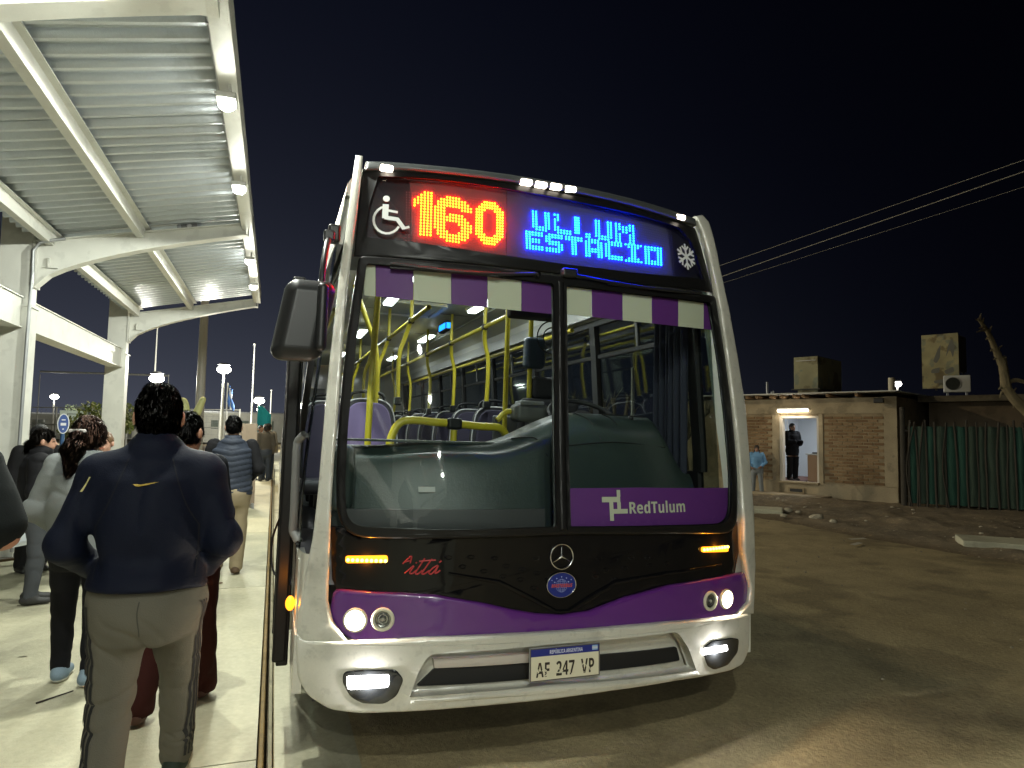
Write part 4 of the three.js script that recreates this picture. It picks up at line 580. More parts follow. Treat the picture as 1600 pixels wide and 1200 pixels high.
function figure(o) {
  const s = (o.H ?? 1.72) / 1.75, w = o.wide ?? 1, J = {
    hipL: [.095, .90, 0], hipR: [-.095, .90, 0], kneeL: [.105, .50, .015], kneeR: [-.105, .50, .015], ankL: [.11, .085, -.02], ankR: [-.11, .085, -.02], footL: [.03, 0, 1], footR: [-.03, 0, 1],
    shL: [.185 * w, 1.425, -.01], shR: [-.185 * w, 1.425, -.01], elL: [.25 * w, 1.13, -.03], elR: [-.25 * w, 1.13, -.03], wrL: [.25, .88, .05], wrR: [-.25, .88, .05], palmL: [-1, 0, 0], palmR: [1, 0, 0], head: [0, 1.625, .015], ...o.J };
  const g = thing('person', o.label, 'person', o.pos, o.yaw, o.group); g.scale.setScalar(s);
  const c = o.cell ?? .014, T = TORSO.map(r => [r[0], r[1] * (o.girth ? lerp(1, o.girth, smooth(.7, 1.05, r[0]) * smooth(1.5, 1.3, r[0])) : 1), r[2] * (o.girth ? lerp(1, o.girth * 1.08, smooth(.75, 1.0, r[0]) * smooth(1.5, 1.3, r[0])) : 1), r[3]]);
  const lean = o.lean ?? 0, torso = gr => (x, y, z) => { const rx = interp(T, y, 1) + gr, rz = interp(T, y, 2) + gr, zz = z - interp(T, y, 3) - lean * (y - .9), k = Math.hypot(x / rx, zz / rz); return smax((k - 1) * Math.min(rx, rz), Math.max(y - 1.50 - gr, .76 - y), .03); };
  const aw = o.arm ?? 1, arms = gr => [cone(J.shL, J.elL, .056 * aw + gr, .043 * aw + gr), cone(J.elL, J.wrL, .043 * aw + gr, .028 * aw + gr), cone(J.shR, J.elR, .056 * aw + gr, .043 * aw + gr), cone(J.elR, J.wrR, .043 * aw + gr, .028 * aw + gr)];
  const lw = o.leg ?? 1, leg = (S, gr, gl = gr) => [cone(J['hip' + S], J['knee' + S], .092 * lw + gr, .060 * lw + gr), cone(J['knee' + S], J['ank' + S], .060 * lw + gr, .038 * lw + gl)];
  const hd = J.head, hp = (x, y, z) => [hd[0] + x, hd[1] + y, hd[2] + z];
  const turn = o.turn ?? 0, ct = Math.cos(turn), st = Math.sin(turn), nod = o.nod ?? 0, cn = Math.cos(nod), sn = Math.sin(nod);
  const inHead = f => (x, y, z) => { const dx = x - hd[0], dy = y - hd[1], dz = z - hd[2], y2 = dy * cn + dz * sn, z2 = -dy * sn + dz * cn; return f(dx * ct - z2 * st, y2, dx * st + z2 * ct); };
  const headF = inHead(blend([ell([0, .025, -.012], [.074, .098, .094]), ell([0, -.035, .028], [.058, .078, .064]), cone([0, -.005, .088], [0, -.03, .103], .009, .014), ell([0, -.098, .055], [.026, .018, .022]), cone([-.03, .015, .078], [.03, .015, .078], .012, .012), cone([-.018, -.06, .084], [.018, -.06, .084], .008, .008)], .024));
  const ears = inHead(blend([ell([.084, -.010, -.008], [.012, .033, .020]), ell([-.084, -.010, -.008], [.012, .033, .020])], .01));
  const fullHead = (x, y, z) => smin(smin(headF(x, y, z), ears(x, y, z), .008), cone([0, 1.44, -.01], [hd[0] * .6, 1.545, hd[2] - .01], .060 * Math.sqrt(w), .055)(x, y, z), .03);
  // body: one continuous figure; the head and the hands meshed finer and merged in
  const bodyParts = [torso(0), ...arms(0), ...leg('L', 0), ...leg('R', 0), cone([0, 1.44, -.01], [hd[0] * .6, 1.55, hd[2] - .012], .060, .053)];
  const bodyF = blend(bodyParts, .04), xr = Math.max(.34, Math.abs(J.elL[0]) + .1, Math.abs(J.elR[0]) + .1), zs = [J.kneeL, J.kneeR, J.ankL, J.ankR, J.elL, J.elR, J.wrL, J.wrR].map(p => p[2]), z0 = Math.min(-.24, ...zs) - .10, z1 = Math.max(.24, ...zs) + .14;
  const gBody = surfaceNet((x, y, z) => Math.max(bodyF(x, y, z), y - 1.56), [-xr, .05, z0], [xr, 1.6, z1], Math.max(c * 1.5, .018));
  const hc = Math.min(.010, c * .55), gHead = surfaceNet((x, y, z) => Math.max(fullHead(x, y, z), 1.47 - y), [hd[0] - .13, 1.45, hd[2] - .15], [hd[0] + .13, 1.78, hd[2] + .16], hc);
  const hands = []; for (const S of ['L', 'R']) { if (o.noHands) break; const a = J['el' + S], b = J['wr' + S], d = [b[0] - a[0], b[1] - a[1], b[2] - a[2]], f = blend(handSdf(b, o['hand' + S] ?? d, J['palm' + S], o.curl ?? .55), .008); const hv = V(...(o['hand' + S] ?? d)).normalize().multiplyScalar(.085), cc = [b[0] + hv.x, b[1] + hv.y, b[2] + hv.z]; hands.push(surfaceNet(f, cc.map(v => v - .135), cc.map(v => v + .135), o.far ? .010 : .0065)); }
  const tint = geo => { const p = geo.attributes.position, col = new Float32Array(p.count * 3); for (let i = 0; i < p.count; i++) { let r = 1, gg = 1, b = 1; const dx = p.getX(i) - hd[0], dy0 = p.getY(i) - hd[1], dz0 = p.getZ(i) - hd[2], dy = dy0 * cn + dz0 * sn, zz = -dy0 * sn + dz0 * cn, x = dx * ct - zz * st, z = dx * st + zz * ct;
      if (z > .03) { const e = Math.min(Math.hypot((x - .031) / .016, (dy + .004) / .0075), Math.hypot((x + .031) / .016, (dy + .004) / .0075)); if (e < 1) { r = gg = b = .12; } const br = Math.min(Math.hypot((x - .032) / .022, (dy - .024) / .006), Math.hypot((x + .032) / .022, (dy - .024) / .006)); if (br < 1) { r = .22; gg = .2; b = .2; } if (Math.hypot(x / .026, (dy + .061) / .010) < 1) { r = .85; gg = .5; b = .5; } }
      col[3 * i] = r; col[3 * i + 1] = gg; col[3 * i + 2] = b; } geo.setAttribute('color', new THREE.BufferAttribute(col, 3)); return geo; };
  const body = mergeGeometries([gBody, gHead, ...hands].map(q => tint(q)));
  part('body', body, skinMat(o.skin ?? [.36, .20, .13]), g);
  // hair
  const low = o.hairLow ?? -.085, front = o.hairFront ?? .058, hg = o.hairGrow ?? .012, hs = o.hairSeed ?? 1;
  const hairF = inHead((x, y, z) => { const e = smin(ell([0, .025, -.014], [.074 + hg, .098 + hg, .094 + hg])(x, y, z), ell([0, -.03, -.03], [.066 + hg * .5, .08, .07 + hg])(x, y, z), .03), line = z < -.02 ? low + .25 * Math.max(0, Math.abs(x) - .045) : lerp(low + .01, front, smooth(-.02, .085, z)) + (Math.abs(x) > .05 ? -.02 * smooth(.05, .07, Math.abs(x)) * smooth(0, .05, z) : 0); let d = smax(smax(e, line - y, .012), .036 - Math.hypot(Math.abs(x) - .088, y + .012, z + .004), .008); if (Math.abs(d) < .04) d += .003 * vnoise(x * 85 + hs, y * 26, z * 85) + .004 * vnoise(x * 26 + hs, y * 16, z * 26); return d; });
  const hairG = surfaceNet(hairF, [hd[0] - .14, hd[1] - .2, hd[2] - .17], [hd[0] + .14, hd[1] + .17, hd[2] + .17], hc);
  part('hair', o.far ? hairG : strands(hairG, o.locks ?? 3500, o.lock ?? .03, 7, [hd[0], hd[1] + .12, hd[2] - .03]), hairMat(o.hair ?? [.012, .010, .009]), g);
  for (const [nm, prim, m, k] of o.extraHair ?? []) { const q = surfaceNet((x, y, z) => { let d = blend(prim, .03)(x, y, z); if (Math.abs(d) < .04 && nm !== 'hair_clip') d += .004 * vnoise(x * 70, y * 18, z * 70); return d; }, [hd[0] - .22, hd[1] - .42, hd[2] - .30], [hd[0] + .22, hd[1] + .2, hd[2] + .2], k ?? hc); part(nm, o.far || nm === 'hair_clip' ? q : strands(q, 2600, .05, 9, [hd[0], hd[1] + .2, hd[2]]), m, g); }
  // clothes
  const A = o.top, fo = A.folds ?? folds(.006, 9, o.pos[0] * 7), gr = A.grow ?? .022, hem = A.hem ?? .86, cuffs = A.sleeve ?? 1;
  const armsT = cuffs >= 1 ? arms(gr * .95) : cuffs > 0 ? [cone(J.shL, [0, 1, 2].map(i => lerp(J.shL[i], J.elL[i], cuffs)), .056 * aw + gr, .050 * aw + gr * 1.3), cone(J.shR, [0, 1, 2].map(i => lerp(J.shR[i], J.elR[i], cuffs)), .056 * aw + gr, .050 * aw + gr * 1.3)] : [];
  const topBase = (x, y, z) => { let d = torso(gr)(x, y, z); for (const f of armsT) d = smin(d, f(x, y, z), A.soft ?? .045); if (A.extra) for (const f of A.extra) d = smin(d, f(x, y, z), A.soft ?? .03); return d; };
  const topF = (x, y, z) => { let d = topBase(x, y, z); if (Math.abs(d) < .06) d += fo(x, y, z); const inArm = Math.abs(x) > interp(T, y, 1) + gr + .03; d = inArm ? d : smax(d, hem + .012 * vnoise(x * 6, 3, z * 6) - y, .02); return d; };
  const topMesh = part(A.name ?? 'jacket', surfaceNet(topF, [-xr - .06, Math.min(hem, J.wrL[1], J.wrR[1]) - .12, z0 - .06], [xr + .06, A.top ?? 1.62, z1 + .06], c), A.mat, g);
  const Bm = o.bottom, gb = Bm.grow ?? .018, fb = Bm.folds ?? folds(.006, 8, 5 + o.pos[2]), pel = torso(gb * .9);
  const botBase = (x, y, z) => { let d = smin(smax(pel(x, y, z), y - (hem + .12), .02), ell([0, .86, -.04], [.155 * (o.hipW ?? 1), .11, .125])(x, y, z) - gb, .05); const l = Math.min(...leg('L', gb, Bm.flare ?? gb * 1.3).map(f => f(x, y, z))), r = Math.min(...leg('R', gb, Bm.flare ?? gb * 1.3).map(f => f(x, y, z))); return smin(d, smin(l, r, .006), .045); };
  const botF = (x, y, z) => { let d = botBase(x, y, z); if (Math.abs(d) < .06) d += fb(x, y, z); return Math.max(d, (Bm.cut ?? .045) - y + (y < .2 ? .01 * vnoise(x * 12, 1, z * 12) : 0)); };
  const botMesh = part('trousers', surfaceNet(botF, [-.34, .02, z0 - .03], [.34, hem + .18, z1 + .03], c), Bm.mat, g);
  for (const S of ['L', 'R']) { const a = J['ank' + S], f = J['foot' + S], n = Math.hypot(f[0], f[2]), fx = f[0] / n, fz = f[2] / n, up = o['lift' + S] ?? 0, q = (d, y) => [a[0] + fx * d, a[1] - .085 + y + (f[1] ?? 0) * d, a[2] + fz * d];
    const upF = blend([cone(q(-.045, .05), q(.02, .075), .044, .045), cone(q(.0, .045), q(.15, .032), .046, .036), cone(q(-.01, .10), q(.0, .05), .045, .045)], .03);
    const sh = part('shoe', surfaceNet((x, y, z) => smax(upF(x, y, z), Math.max(a[1] - .085 + .012 - y, y - (a[1] + .06)), .012), [a[0] - .24, a[1] - .13, a[2] - .24], [a[0] + .24, a[1] + .1, a[2] + .24], Math.min(c, .011)), o.shoe ?? mat([.03, .03, .03], .6), g);
    if (o.sole) part('sole', surfaceNet((x, y, z) => smax(upF(x, y, z) - .004, Math.max(y - (a[1] - .085 + .026), a[1] - .085 + .001 - y), .006), [a[0] - .24, a[1] - .13, a[2] - .24], [a[0] + .24, a[1] + .0, a[2] + .24], Math.min(c, .009)), o.sole, sh); }
  return { g, J, topMesh, botMesh, topF, botF, T };
}
// a band laid on a garment: walk from outside towards an axis until the cloth is met
function bandOn(f, path, inward, half, n = 60, lift = .002) {
  const pos = [], idx = []; const hit = (p, d) => { let t = 0; for (let i = 0; i < 60; i++) { const v = f(p.x + d.x * t, p.y + d.y * t, p.z + d.z * t); if (v < .001) break; t += Math.max(.001, v * .6); } return p.clone().addScaledVector(d, t - lift); };
  for (let i = 0; i <= n; i++) { const s = i / n, p = path(s), d = inward(s), side = V(-d.z, 0, d.x).normalize(); for (const k of [-1, 1]) { const q = hit(p.clone().addScaledVector(side, k * half), d); pos.push(q.x, q.y, q.z); } if (i) { const o = i * 2; idx.push(o - 2, o - 1, o, o - 1, o + 1, o); } }
  const g = new THREE.BufferGeometry(); g.setAttribute('position', new THREE.Float32BufferAttribute(pos, 3)); g.setIndex(idx); g.computeVertexNormals(); return g;
}
const WALKERS = 'people walking along the platform';
const fwd = Math.PI;                                 // facing away along the platform
{ // the man in the navy jacket, nearest the kerb
  const navy = cloth([.0042, .0064, .0165], .7);
  const jf = (x, y, z) => { const sl = smooth(.21, .28, Math.abs(x)), bk = 1 - sl; return .008 * vnoise(x * 6 + 3, y * 3, z * 6) + .004 * vnoise(x * 17, y * 11, z * 14)
    + .016 * sl * crease(y * 31 + Math.abs(x) * 22 + 3.0 * vnoise(x * 9, y * 7, z * 9)) * clamp(.4 + 1.3 * vnoise(x * 7, y * 6, z * 7))
    + .020 * bk * crease(x * 17 + 2.6 * vnoise(x * 3, y * 2.4, 1)) * smooth(.95, 1.1, y) * smooth(1.46, 1.34, y) * clamp(.25 + 1.2 * vnoise(x * 5 + 7, y * 3, 3))
    + .014 * smooth(1.12, 1.0, y) * crease(y * 34 + 3.5 * vnoise(x * 4, y * 3, z * 5)) * clamp(.3 + 1.3 * vnoise(x * 6, y * 7, 9)); };
  const tf = (x, y, z) => .004 * vnoise(x * 9, y * 9 + x * 10, z * 9) + .002 * vnoise(x * 22, y * 26, z * 22)
    + .011 * crease(y * 31 + 4.0 * vnoise(x * 6, y * 4, z * 6) + x * 12) * clamp(.15 + 1.5 * vnoise(x * 6 + 2, y * 6, z * 6)) * smooth(.80, .62, y)
    + .009 * crease(y * 30 - x * 34 + 1.8 * vnoise(x * 6, y * 5, 4)) * smooth(.64, .74, y) * smooth(.90, .82, y) * smooth(.19, .06, Math.abs(x - .06)) * smooth(.03, -.05, z)
    + .010 * crease(y * 44 + 3 * vnoise(x * 9, y * 5, z * 9)) * smooth(.34, .16, y) * clamp(.4 + vnoise(x * 7, y * 9, 5));
  const m = figure({ label: 'man in navy jacket and grey striped track trousers, seen from behind', H: 1.77, pos: [-.445, 0, -3.08], yaw: fwd, cell: .0085, wide: 1.0, girth: 1.04, arm: .84, leg: .98, hipW: .98, locks: 7000, lock: .024, group: WALKERS,
    J: { shL: [.186, 1.392, -.01], shR: [-.186, 1.392, -.01], elL: [.282, 1.125, -.05], elR: [-.270, 1.125, -.05], wrL: [.195, .985, .14], wrR: [-.185, .985, .14], kneeL: [.115, .50, .0], ankL: [.115, .085, -.12], kneeR: [-.095, .52, .27], ankR: [-.075, .085, .50], hipL: [.098, .90, 0], hipR: [-.095, .90, 0], footR: [-.16, 0, 1], head: [0, 1.62, .03] },
    top: { mat: navy, grow: .026, hem: .952, folds: jf, top: 1.60, extra: [cone([0, 1.47, -.012], [0, 1.525, .0], .078, .076), cone([.04, 1.44, -.02], [.170, 1.385, -.02], .080, .082), cone([-.04, 1.44, -.02], [-.170, 1.385, -.02], .080, .082), ell([0, 1.22, -.03], [.178, .24, .145]), ell([0, .94, -.03], [.212, .17, .185])], soft: .040 }, bottom: { mat: cloth([.115, .108, .085], .9), grow: .020, folds: tf, flare: .030 }, skin: [.40, .21, .14], hair: [.012, .010, .009], hairLow: -.095, shoe: cloth([.025, .035, .025], .6), sole: mat([.5, .48, .40], .7) });
  const black = mat([.008, .008, .009], .8);
  for (const S of ['R', 'L']) for (let k = -1; k <= 1; k++) { const sg = S === 'R' ? -1 : 1, hip = m.J['hip' + S], kn = m.J['knee' + S], an = m.J['ank' + S], ax = t => { const y = lerp(.90, .10, t); const a = y > kn[1] ? [hip, kn, (hip[1] - y) / (hip[1] - kn[1])] : [kn, an, (kn[1] - y) / (kn[1] - an[1])]; return V(lerp(a[0][0], a[1][0], clamp(a[2], -.2, 1)), y, lerp(a[0][2], a[1][2], clamp(a[2], -.2, 1))); };
    part('stripe', bandOn(m.botF, t => ax(t).add(V(sg * .26, 0, -.10 + k * .020)), t => V(-sg, 0, .25).normalize(), .0058, 120), black, m.botMesh); }
  // small gold tick on the back, pale strip down the left shoulder
  const tick = [[-.050, 1.312], [-.040, 1.304], [-.030, 1.302], [0, 1.308], [.040, 1.320], [-.0, 1.3135], [-.026, 1.310], [-.038, 1.3125]].map(([x, y]) => [-x, y]);
  { const gold = mat([.42, .28, .04], .4, .2), g = tess.modify(new THREE.ShapeGeometry(polyShape(tick))), p = g.attributes.position; for (let i = 0; i < p.count; i++) { let z = -.32; const x = p.getX(i), y = p.getY(i) + .05; for (let k = 0; k < 60; k++) { const v = m.topF(x, y, z); if (v < .0015) break; z += Math.max(.0008, v * .6); } p.setXYZ(i, x, y, z - .0025); } g.computeVertexNormals(); part('gold_tick', g, gold, m.topMesh); }
  part('shoulder_strip', bandOn(m.topF, t => V(lerp(.225, .255, t), lerp(1.40, 1.345, t), -.25), () => V(-.12, -.1, 1).normalize(), .0035, 20), mat([.55, .5, .22], .6), m.topMesh);
  const seam = mat([.0022, .003, .007], .85);
  for (const k of [-1, 1]) { part('seam', bandOn(m.topF, t => V(k * lerp(.075, .178, t), lerp(1.455, 1.20, t) - .03 * Math.sin(t * 3.1), -.32), () => V(0, 0, 1), .0022, 50, .0012), seam, m.topMesh); part('seam', bandOn(m.topF, t => V(k * lerp(.178, .172, t), lerp(1.20, 1.0, t), -.32), () => V(0, 0, 1), .0020, 40, .0012), seam, m.topMesh); }
  part('seam', bandOn(m.topF, t => { const a = lerp(-1.4, 1.4, t); return V(Math.sin(a) * .3, 1.475, -.01 - Math.cos(a) * .3); }, t => { const a = lerp(-1.4, 1.4, t); return V(-Math.sin(a), 0, Math.cos(a)); }, .003, 40, .0012), seam, m.topMesh);
  part('seam', bandOn(m.botF, t => V(.004 + .004 * Math.sin(t * 5), lerp(.93, .80, t), -.34), () => V(0, 0, 1), .0022, 30, .0012), mat([.05, .047, .038], .9), m.botMesh);
  part('hem_band', bandOn(m.topF, t => { const a = lerp(-1.3, 1.3, t); return V(Math.sin(a) * .5, 1.0, -Math.cos(a) * .5); }, t => { const a = lerp(-1.3, 1.3, t); return V(-Math.sin(a), 0, Math.cos(a)); }, .004, 60, .001), mat([.004, .005, .01], .8), m.topMesh);
}
figure({ label: 'man with short black hair and maroon trousers, walking just ahead of the navy jacket', H: 1.68, pos: [-.47, 0, -4.36], yaw: fwd, cell: .012, wide: .9, girth: .98, group: WALKERS, hair: [.010, .009, .008], hairLow: -.07, turn: -.5, nod: .15,
  J: { kneeR: [-.115, .50, .10], ankR: [-.13, .085, .16], kneeL: [.13, .50, -.02], ankL: [.17, .085, -.16], footL: [0, 0, 1], elR: [-.215, 1.14, .04], wrR: [-.15, 1.0, .24], elL: [.215, 1.14, .04], wrL: [.16, 1.0, .24] }, top: { mat: cloth([.009, .010, .013]), grow: .016, hem: .84 }, bottom: { mat: cloth([.045, .014, .012], .85), grow: .026, flare: .05 }, shoe: mat([.09, .04, .03], .5), skin: [.36, .18, .11] });
{ // quilted waistcoat
  const quilt = (x, y, z) => { const q = (y * 1 - .20 * Math.abs(x)) / .062, f = q - Math.floor(q); return -.012 * Math.sqrt(Math.max(0, 1 - (2 * f - 1) ** 2)) + .006 + .004 * vnoise(x * 12, y * 6, z * 12); };
  const v = figure({ label: 'man in a quilted grey-blue hooded gilet and beige trousers', H: 1.72, pos: [-.42, 0, -8.12], yaw: fwd, cell: .0095, wide: 1.04, girth: 1.14, group: WALKERS, hair: [.013, .012, .013], hairLow: -.06,
    J: { elL: [.29, 1.16, -.05], elR: [-.29, 1.16, -.05], wrL: [.17, 1.02, .17], wrR: [-.17, 1.02, .17], kneeR: [-.10, .51, .03], ankR: [-.085, .085, -.02], kneeL: [.11, .5, .05], ankL: [.12, .085, .12] },
    top: { name: 'gilet', mat: cloth([.035, .042, .060], .5), grow: .034, hem: .87, sleeve: 0, folds: quilt, extra: [ell([0, 1.455, -.075], [.125, .060, .075])] }, bottom: { mat: cloth([.30, .245, .16], .9), grow: .024, flare: .032 }, shoe: mat([.10, .06, .035], .7), skin: [.38, .21, .14] });
  const sf = blend([cone(v.J.shL, v.J.elL, .075, .060), cone(v.J.elL, v.J.wrL, .060, .045)], .03), sr = blend([cone(v.J.shR, v.J.elR, .075, .060), cone(v.J.elR, v.J.wrR, .060, .045)], .03), fo = folds(.006, 14, 3);
  for (const [f, j] of [[sf, 1], [sr, -1]]) part('sleeve', surfaceNet((x, y, z) => { let d = f(x, y, z); if (Math.abs(d) < .05) d += fo(x, y, z); return d; }, [j > 0 ? .05 : -.42, .9, -.2], [j > 0 ? .42 : -.05, 1.55, .3], .011), cloth([.012, .012, .014], .8), v.g);
}
{ // woman in the grey hooded top, hair in a tail
  const brown = hairMat([.15, .075, .05]);
  const hx = .02, hy = 1.62, hz = .02;
  figure({ label: 'woman in grey hooded top and black trousers, brown hair in a ponytail', H: 1.64, pos: [-1.10, 0, -4.98], yaw: fwd - .1, cell: .011, wide: 1.0, girth: 1.22, hipW: 1.1, group: WALKERS, hair: [.15, .075, .05], hairGrow: .03, hairLow: -.06, nod: -.1, turn: .4,
    extraHair: [['ponytail', [cone([hx + .02, hy - .0, hz - .13], [hx + .03, hy - .08, hz - .17], .05, .062), cone([hx + .03, hy - .08, hz - .17], [hx + .04, hy - .22, hz - .17], .062, .035)], brown], ['hair_clip', [cone([hx - .02, hy + .04, hz - .14], [hx + .06, hy + .04, hz - .14], .016, .016)], mat([.45, .42, .40], .35), .008]],
    J: { head: [hx, hy, hz], elL: [.30, 1.14, .0], elR: [-.28, 1.14, 0], wrL: [.22, .98, .18], wrR: [-.2, .98, .18], kneeL: [.11, .5, .03], ankL: [.115, .085, .06], kneeR: [-.09, .5, .0], ankR: [-.095, .085, -.06], footR: [-.25, 0, 1] },
    top: { name: 'hooded_top', mat: cloth([.20, .215, .215], .95), grow: .030, hem: .80, folds: folds(.008, 7, 2), extra: [ell([0, 1.46, -.06], [.13, .07, .10])] }, bottom: { mat: cloth([.009, .009, .011], .8), grow: .014 }, shoe: cloth([.20, .27, .33], .6), sole: mat([.55, .54, .48], .7), skin: [.40, .22, .15] });
}
figure({ label: 'woman in black padded coat, dark hair tied back, facing the bus', H: 1.55, pos: [-1.98, 0, -7.25], yaw: Math.PI / 2 + .25, cell: .012, wide: 1.05, girth: 1.15, group: 'people waiting by the columns', hair: [.022, .014, .010], hairLow: -.03, hairGrow: .014, hairFront: .05,
  extraHair: [['hair_bun', [cone([0, 1.60, -.10], [0, 1.55, -.12], .035, .03)], hairMat([.022, .014, .010])]], J: { elL: [.27, 1.13, -.02], wrL: [.18, 1.0, .2], elR: [-.27, 1.13, -.02], wrR: [-.18, 1.0, .2] }, top: { name: 'coat', mat: cloth([.010, .010, .012], .75), grow: .042, hem: .72, extra: [cone([0, 1.46, 0], [0, 1.52, .01], .092, .088)] }, bottom: { mat: cloth([.07, .075, .085], .9), grow: .02 }, skin: [.42, .23, .16] });
figure({ label: 'person in dark cap and black jacket behind the woman in the black coat', H: 1.58, pos: [-2.42, 0, -8.75], yaw: .6, cell: .015, far: true, group: 'people waiting by the columns', hair: [.006, .006, .007], hairGrow: .020, hairLow: -.01, hairFront: .02, top: { mat: cloth([.010, .010, .011]), grow: .035, hem: .78 }, bottom: { mat: cloth([.03, .03, .035]) } });
figure({ label: 'fair-haired child facing the camera in front of the far column', H: 1.52, pos: [-1.63, 0, -8.0], yaw: -.1, cell: .014, far: true, group: 'people waiting by the columns', hair: [.20, .11, .055], hairFront: .04, hairLow: -.05, top: { mat: cloth([.12, .05, .05]), grow: .025 }, bottom: { mat: cloth([.03, .04, .07]) }, skin: [.50, .29, .21] });
figure({ label: 'blond woman standing beside the child, half hidden by the grey hooded top', H: 1.50, pos: [-1.98, 0, -8.5], yaw: 2.6, cell: .015, far: true, group: 'people waiting by the columns', hair: [.30, .19, .08], hairLow: -.16, hairGrow: .022, top: { mat: cloth([.10, .09, .08]), grow: .03 }, bottom: { mat: cloth([.03, .03, .04]) } });
figure({ label: 'man in black short-sleeved shirt, one bare elbow out', H: 1.74, pos: [-1.40, 0, -3.44], yaw: fwd + .3, cell: .010, wide: 1.08, girth: 1.2, arm: 1.25, group: WALKERS, hair: [.01, .009, .008],
  J: { elR: [-.33, 1.13, -.08], wrR: [-.17, 1.02, .12], elL: [.3, 1.13, 0], wrL: [.22, .95, .15], shR: [-.22, 1.42, -.01] }, top: { name: 'shirt', mat: cloth([.008, .010, .010], .8), grow: .03, hem: .84, sleeve: .86 }, bottom: { mat: cloth([.012, .012, .015]), grow: .02 }, skin: [.36, .17, .10] });
// far along the platform
const farGroup = 'people far along the platform';
for (const [px, py, H, yaw, t, b, lab] of [[412, 752, 1.70, fwd + .3, [.10, .09, .075], [.05, .06, .08], 'person in a taupe top under the teal banners'], [428, 750, 1.72, fwd - .4, [.22, .20, .16], [.03, .04, .06], 'person in a pale top beside the far end of the bus'], [404, 750, 1.66, .4, [.03, .03, .035], [.04, .04, .05], 'person in dark clothes against the beige board']]) { const p = onY(px, py, 0); p.x = Math.min(p.x, -.15); figure({ label: lab, H, pos: [p.x, 0, p.z], yaw, cell: .022, far: true, noHands: true, group: farGroup, top: { mat: cloth(t), grow: .03 }, bottom: { mat: cloth(b) } }); }
// ================================================================ plaza behind the platform
const mPole = mat([.36, .36, .34], .5), mLampHead = mat([.25, .25, .25], .5), mLit = glow([1, .99, .86], 22);
function lampPost(px, py, depth, label, { r = .28, light = 0, base = 0 } = {}) {
  const h = atDepth(px, py, depth), t = thing('lamp_post', label, 'lamp post', [h.x, 0, h.z], 0, 'lit lamp posts of the plaza');
  part('pole', new THREE.CylinderGeometry(.04, .065, h.y - .06, 10).translate(0, (h.y - .06) / 2, 0), mPole, t); part('lamp_head', new THREE.LatheGeometry([[.0, .23], [.1, .22], [.20, .18], [.215, .145], [.19, .14]].map(a => new THREE.Vector2(...a)), 24).translate(0, h.y, 0), mLampHead, t);
  part('lit_lens', new THREE.SphereGeometry(Math.min(r, .235), 20, 10).scale(1, .6, 1).translate(0, h.y - .01, 0), mLit, t);
  if (light) { const l = new THREE.PointLight(0xffffff, light, 0, 2); l.color.setRGB(1, .98, .84); l.position.set(h.x, h.y - .03, h.z); l.castShadow = true; l.shadow.radius = 5; scene.add(l); }
  return t;
}
lampPost(350, 577, 24, 'tall lit lamp post just left of the blue and white flag', { r: .36, light: 110 });
lampPost(245, 591, 23, 'lit lamp post right behind the head of the man in navy', { r: .30, light: 90 });
lampPost(85, 620, 42, 'small distant lit lamp post seen between the two columns', { r: .30, light: 80 });
lampPost(405, 626, 32, 'lit lamp post above the top of the teal banners', { r: .30, light: 60 });
lampPost(408, 640, 38, 'lit lamp post behind the teal banners, lower than the first', { r: .26 });
lampPost(414, 661, 50, 'lit lamp post next along behind the teal banners', { r: .30, light: 60 });
lampPost(420, 676, 62, 'lit lamp post farther along, beside the end of the bus', { r: .34 });
lampPost(423, 689, 80, 'farthest lit lamp post beside the end of the bus', { r: .40 });
lampPost(367, 659, 64, 'small far lit lamp post just right of the flag pole', { r: .40, light: 90 });
lampPost(98, 656, 60, 'small far lamp post touching the blue oval sign', { r: .30, light: 90 }); lampPost(64, 668, 80, 'tiny far lamp post beside the near column', { r: .30 });
{ // mast
  const b = atDepth(314, 600, 19.5), t = thing('steel_mast', 'thick pale steel mast with floods rising behind the shelter end', 'mast', [b.x, 0, b.z]); part('shaft', new THREE.CylinderGeometry(.095, .13, 8, 16).translate(0, 4, 0), mPole, t); part('base_plate', box(.4, .03, .4, 0, .015, 0), mGalv, t);
  // the floods at its head shine over the shelter and the bus on to the street
  part('head_frame', [box(.9, .08, .08, 0, 8.9, 0), rod(V(0, 7.9, 0), V(0, 9.2, 0), .07, .06)], mGalv, t); for (const s of [-1, 1]) { const f = part('mast_flood', rbox(.34, .24, .14, .02, s * .3, 9.05, .05), mHousing, t); part('lit_lens', rbox(.28, .18, .03, .01, s * .3, 9.05, .135), glow([1, .86, .60], 40), f);
    const l = new THREE.SpotLight(0xffffff, 165, 0, 1.45, .2, 2); l.color.setRGB(1, .84, .55); l.position.set(b.x + s * .3, 9.05, b.z + .17); l.target.position.set(b.x + 9, 0, b.z + 9); l.castShadow = true; l.shadow.radius = 5; scene.add(l, l.target); }
}
for (const [px, y0, depth, lab] of [[247, 492, 27, 'thin bare flagpole above the lamp behind the man in navy'], [398, 538, 26, 'thin bare flagpole just left of the teal banners'], [424, 610, 34, 'short bare flagpole beside the far end of the bus']]) { const p = atDepth(px, y0, depth); const t = thing('flagpole', lab, 'flagpole', [p.x, 0, p.z], 0, 'bare flagpoles'); part('shaft', new THREE.CylinderGeometry(.022, .045, p.y, 8).translate(0, p.y / 2, 0), mPole, t); part('finial', new THREE.SphereGeometry(.05, 10, 8).translate(0, p.y, 0), mPole, t); }
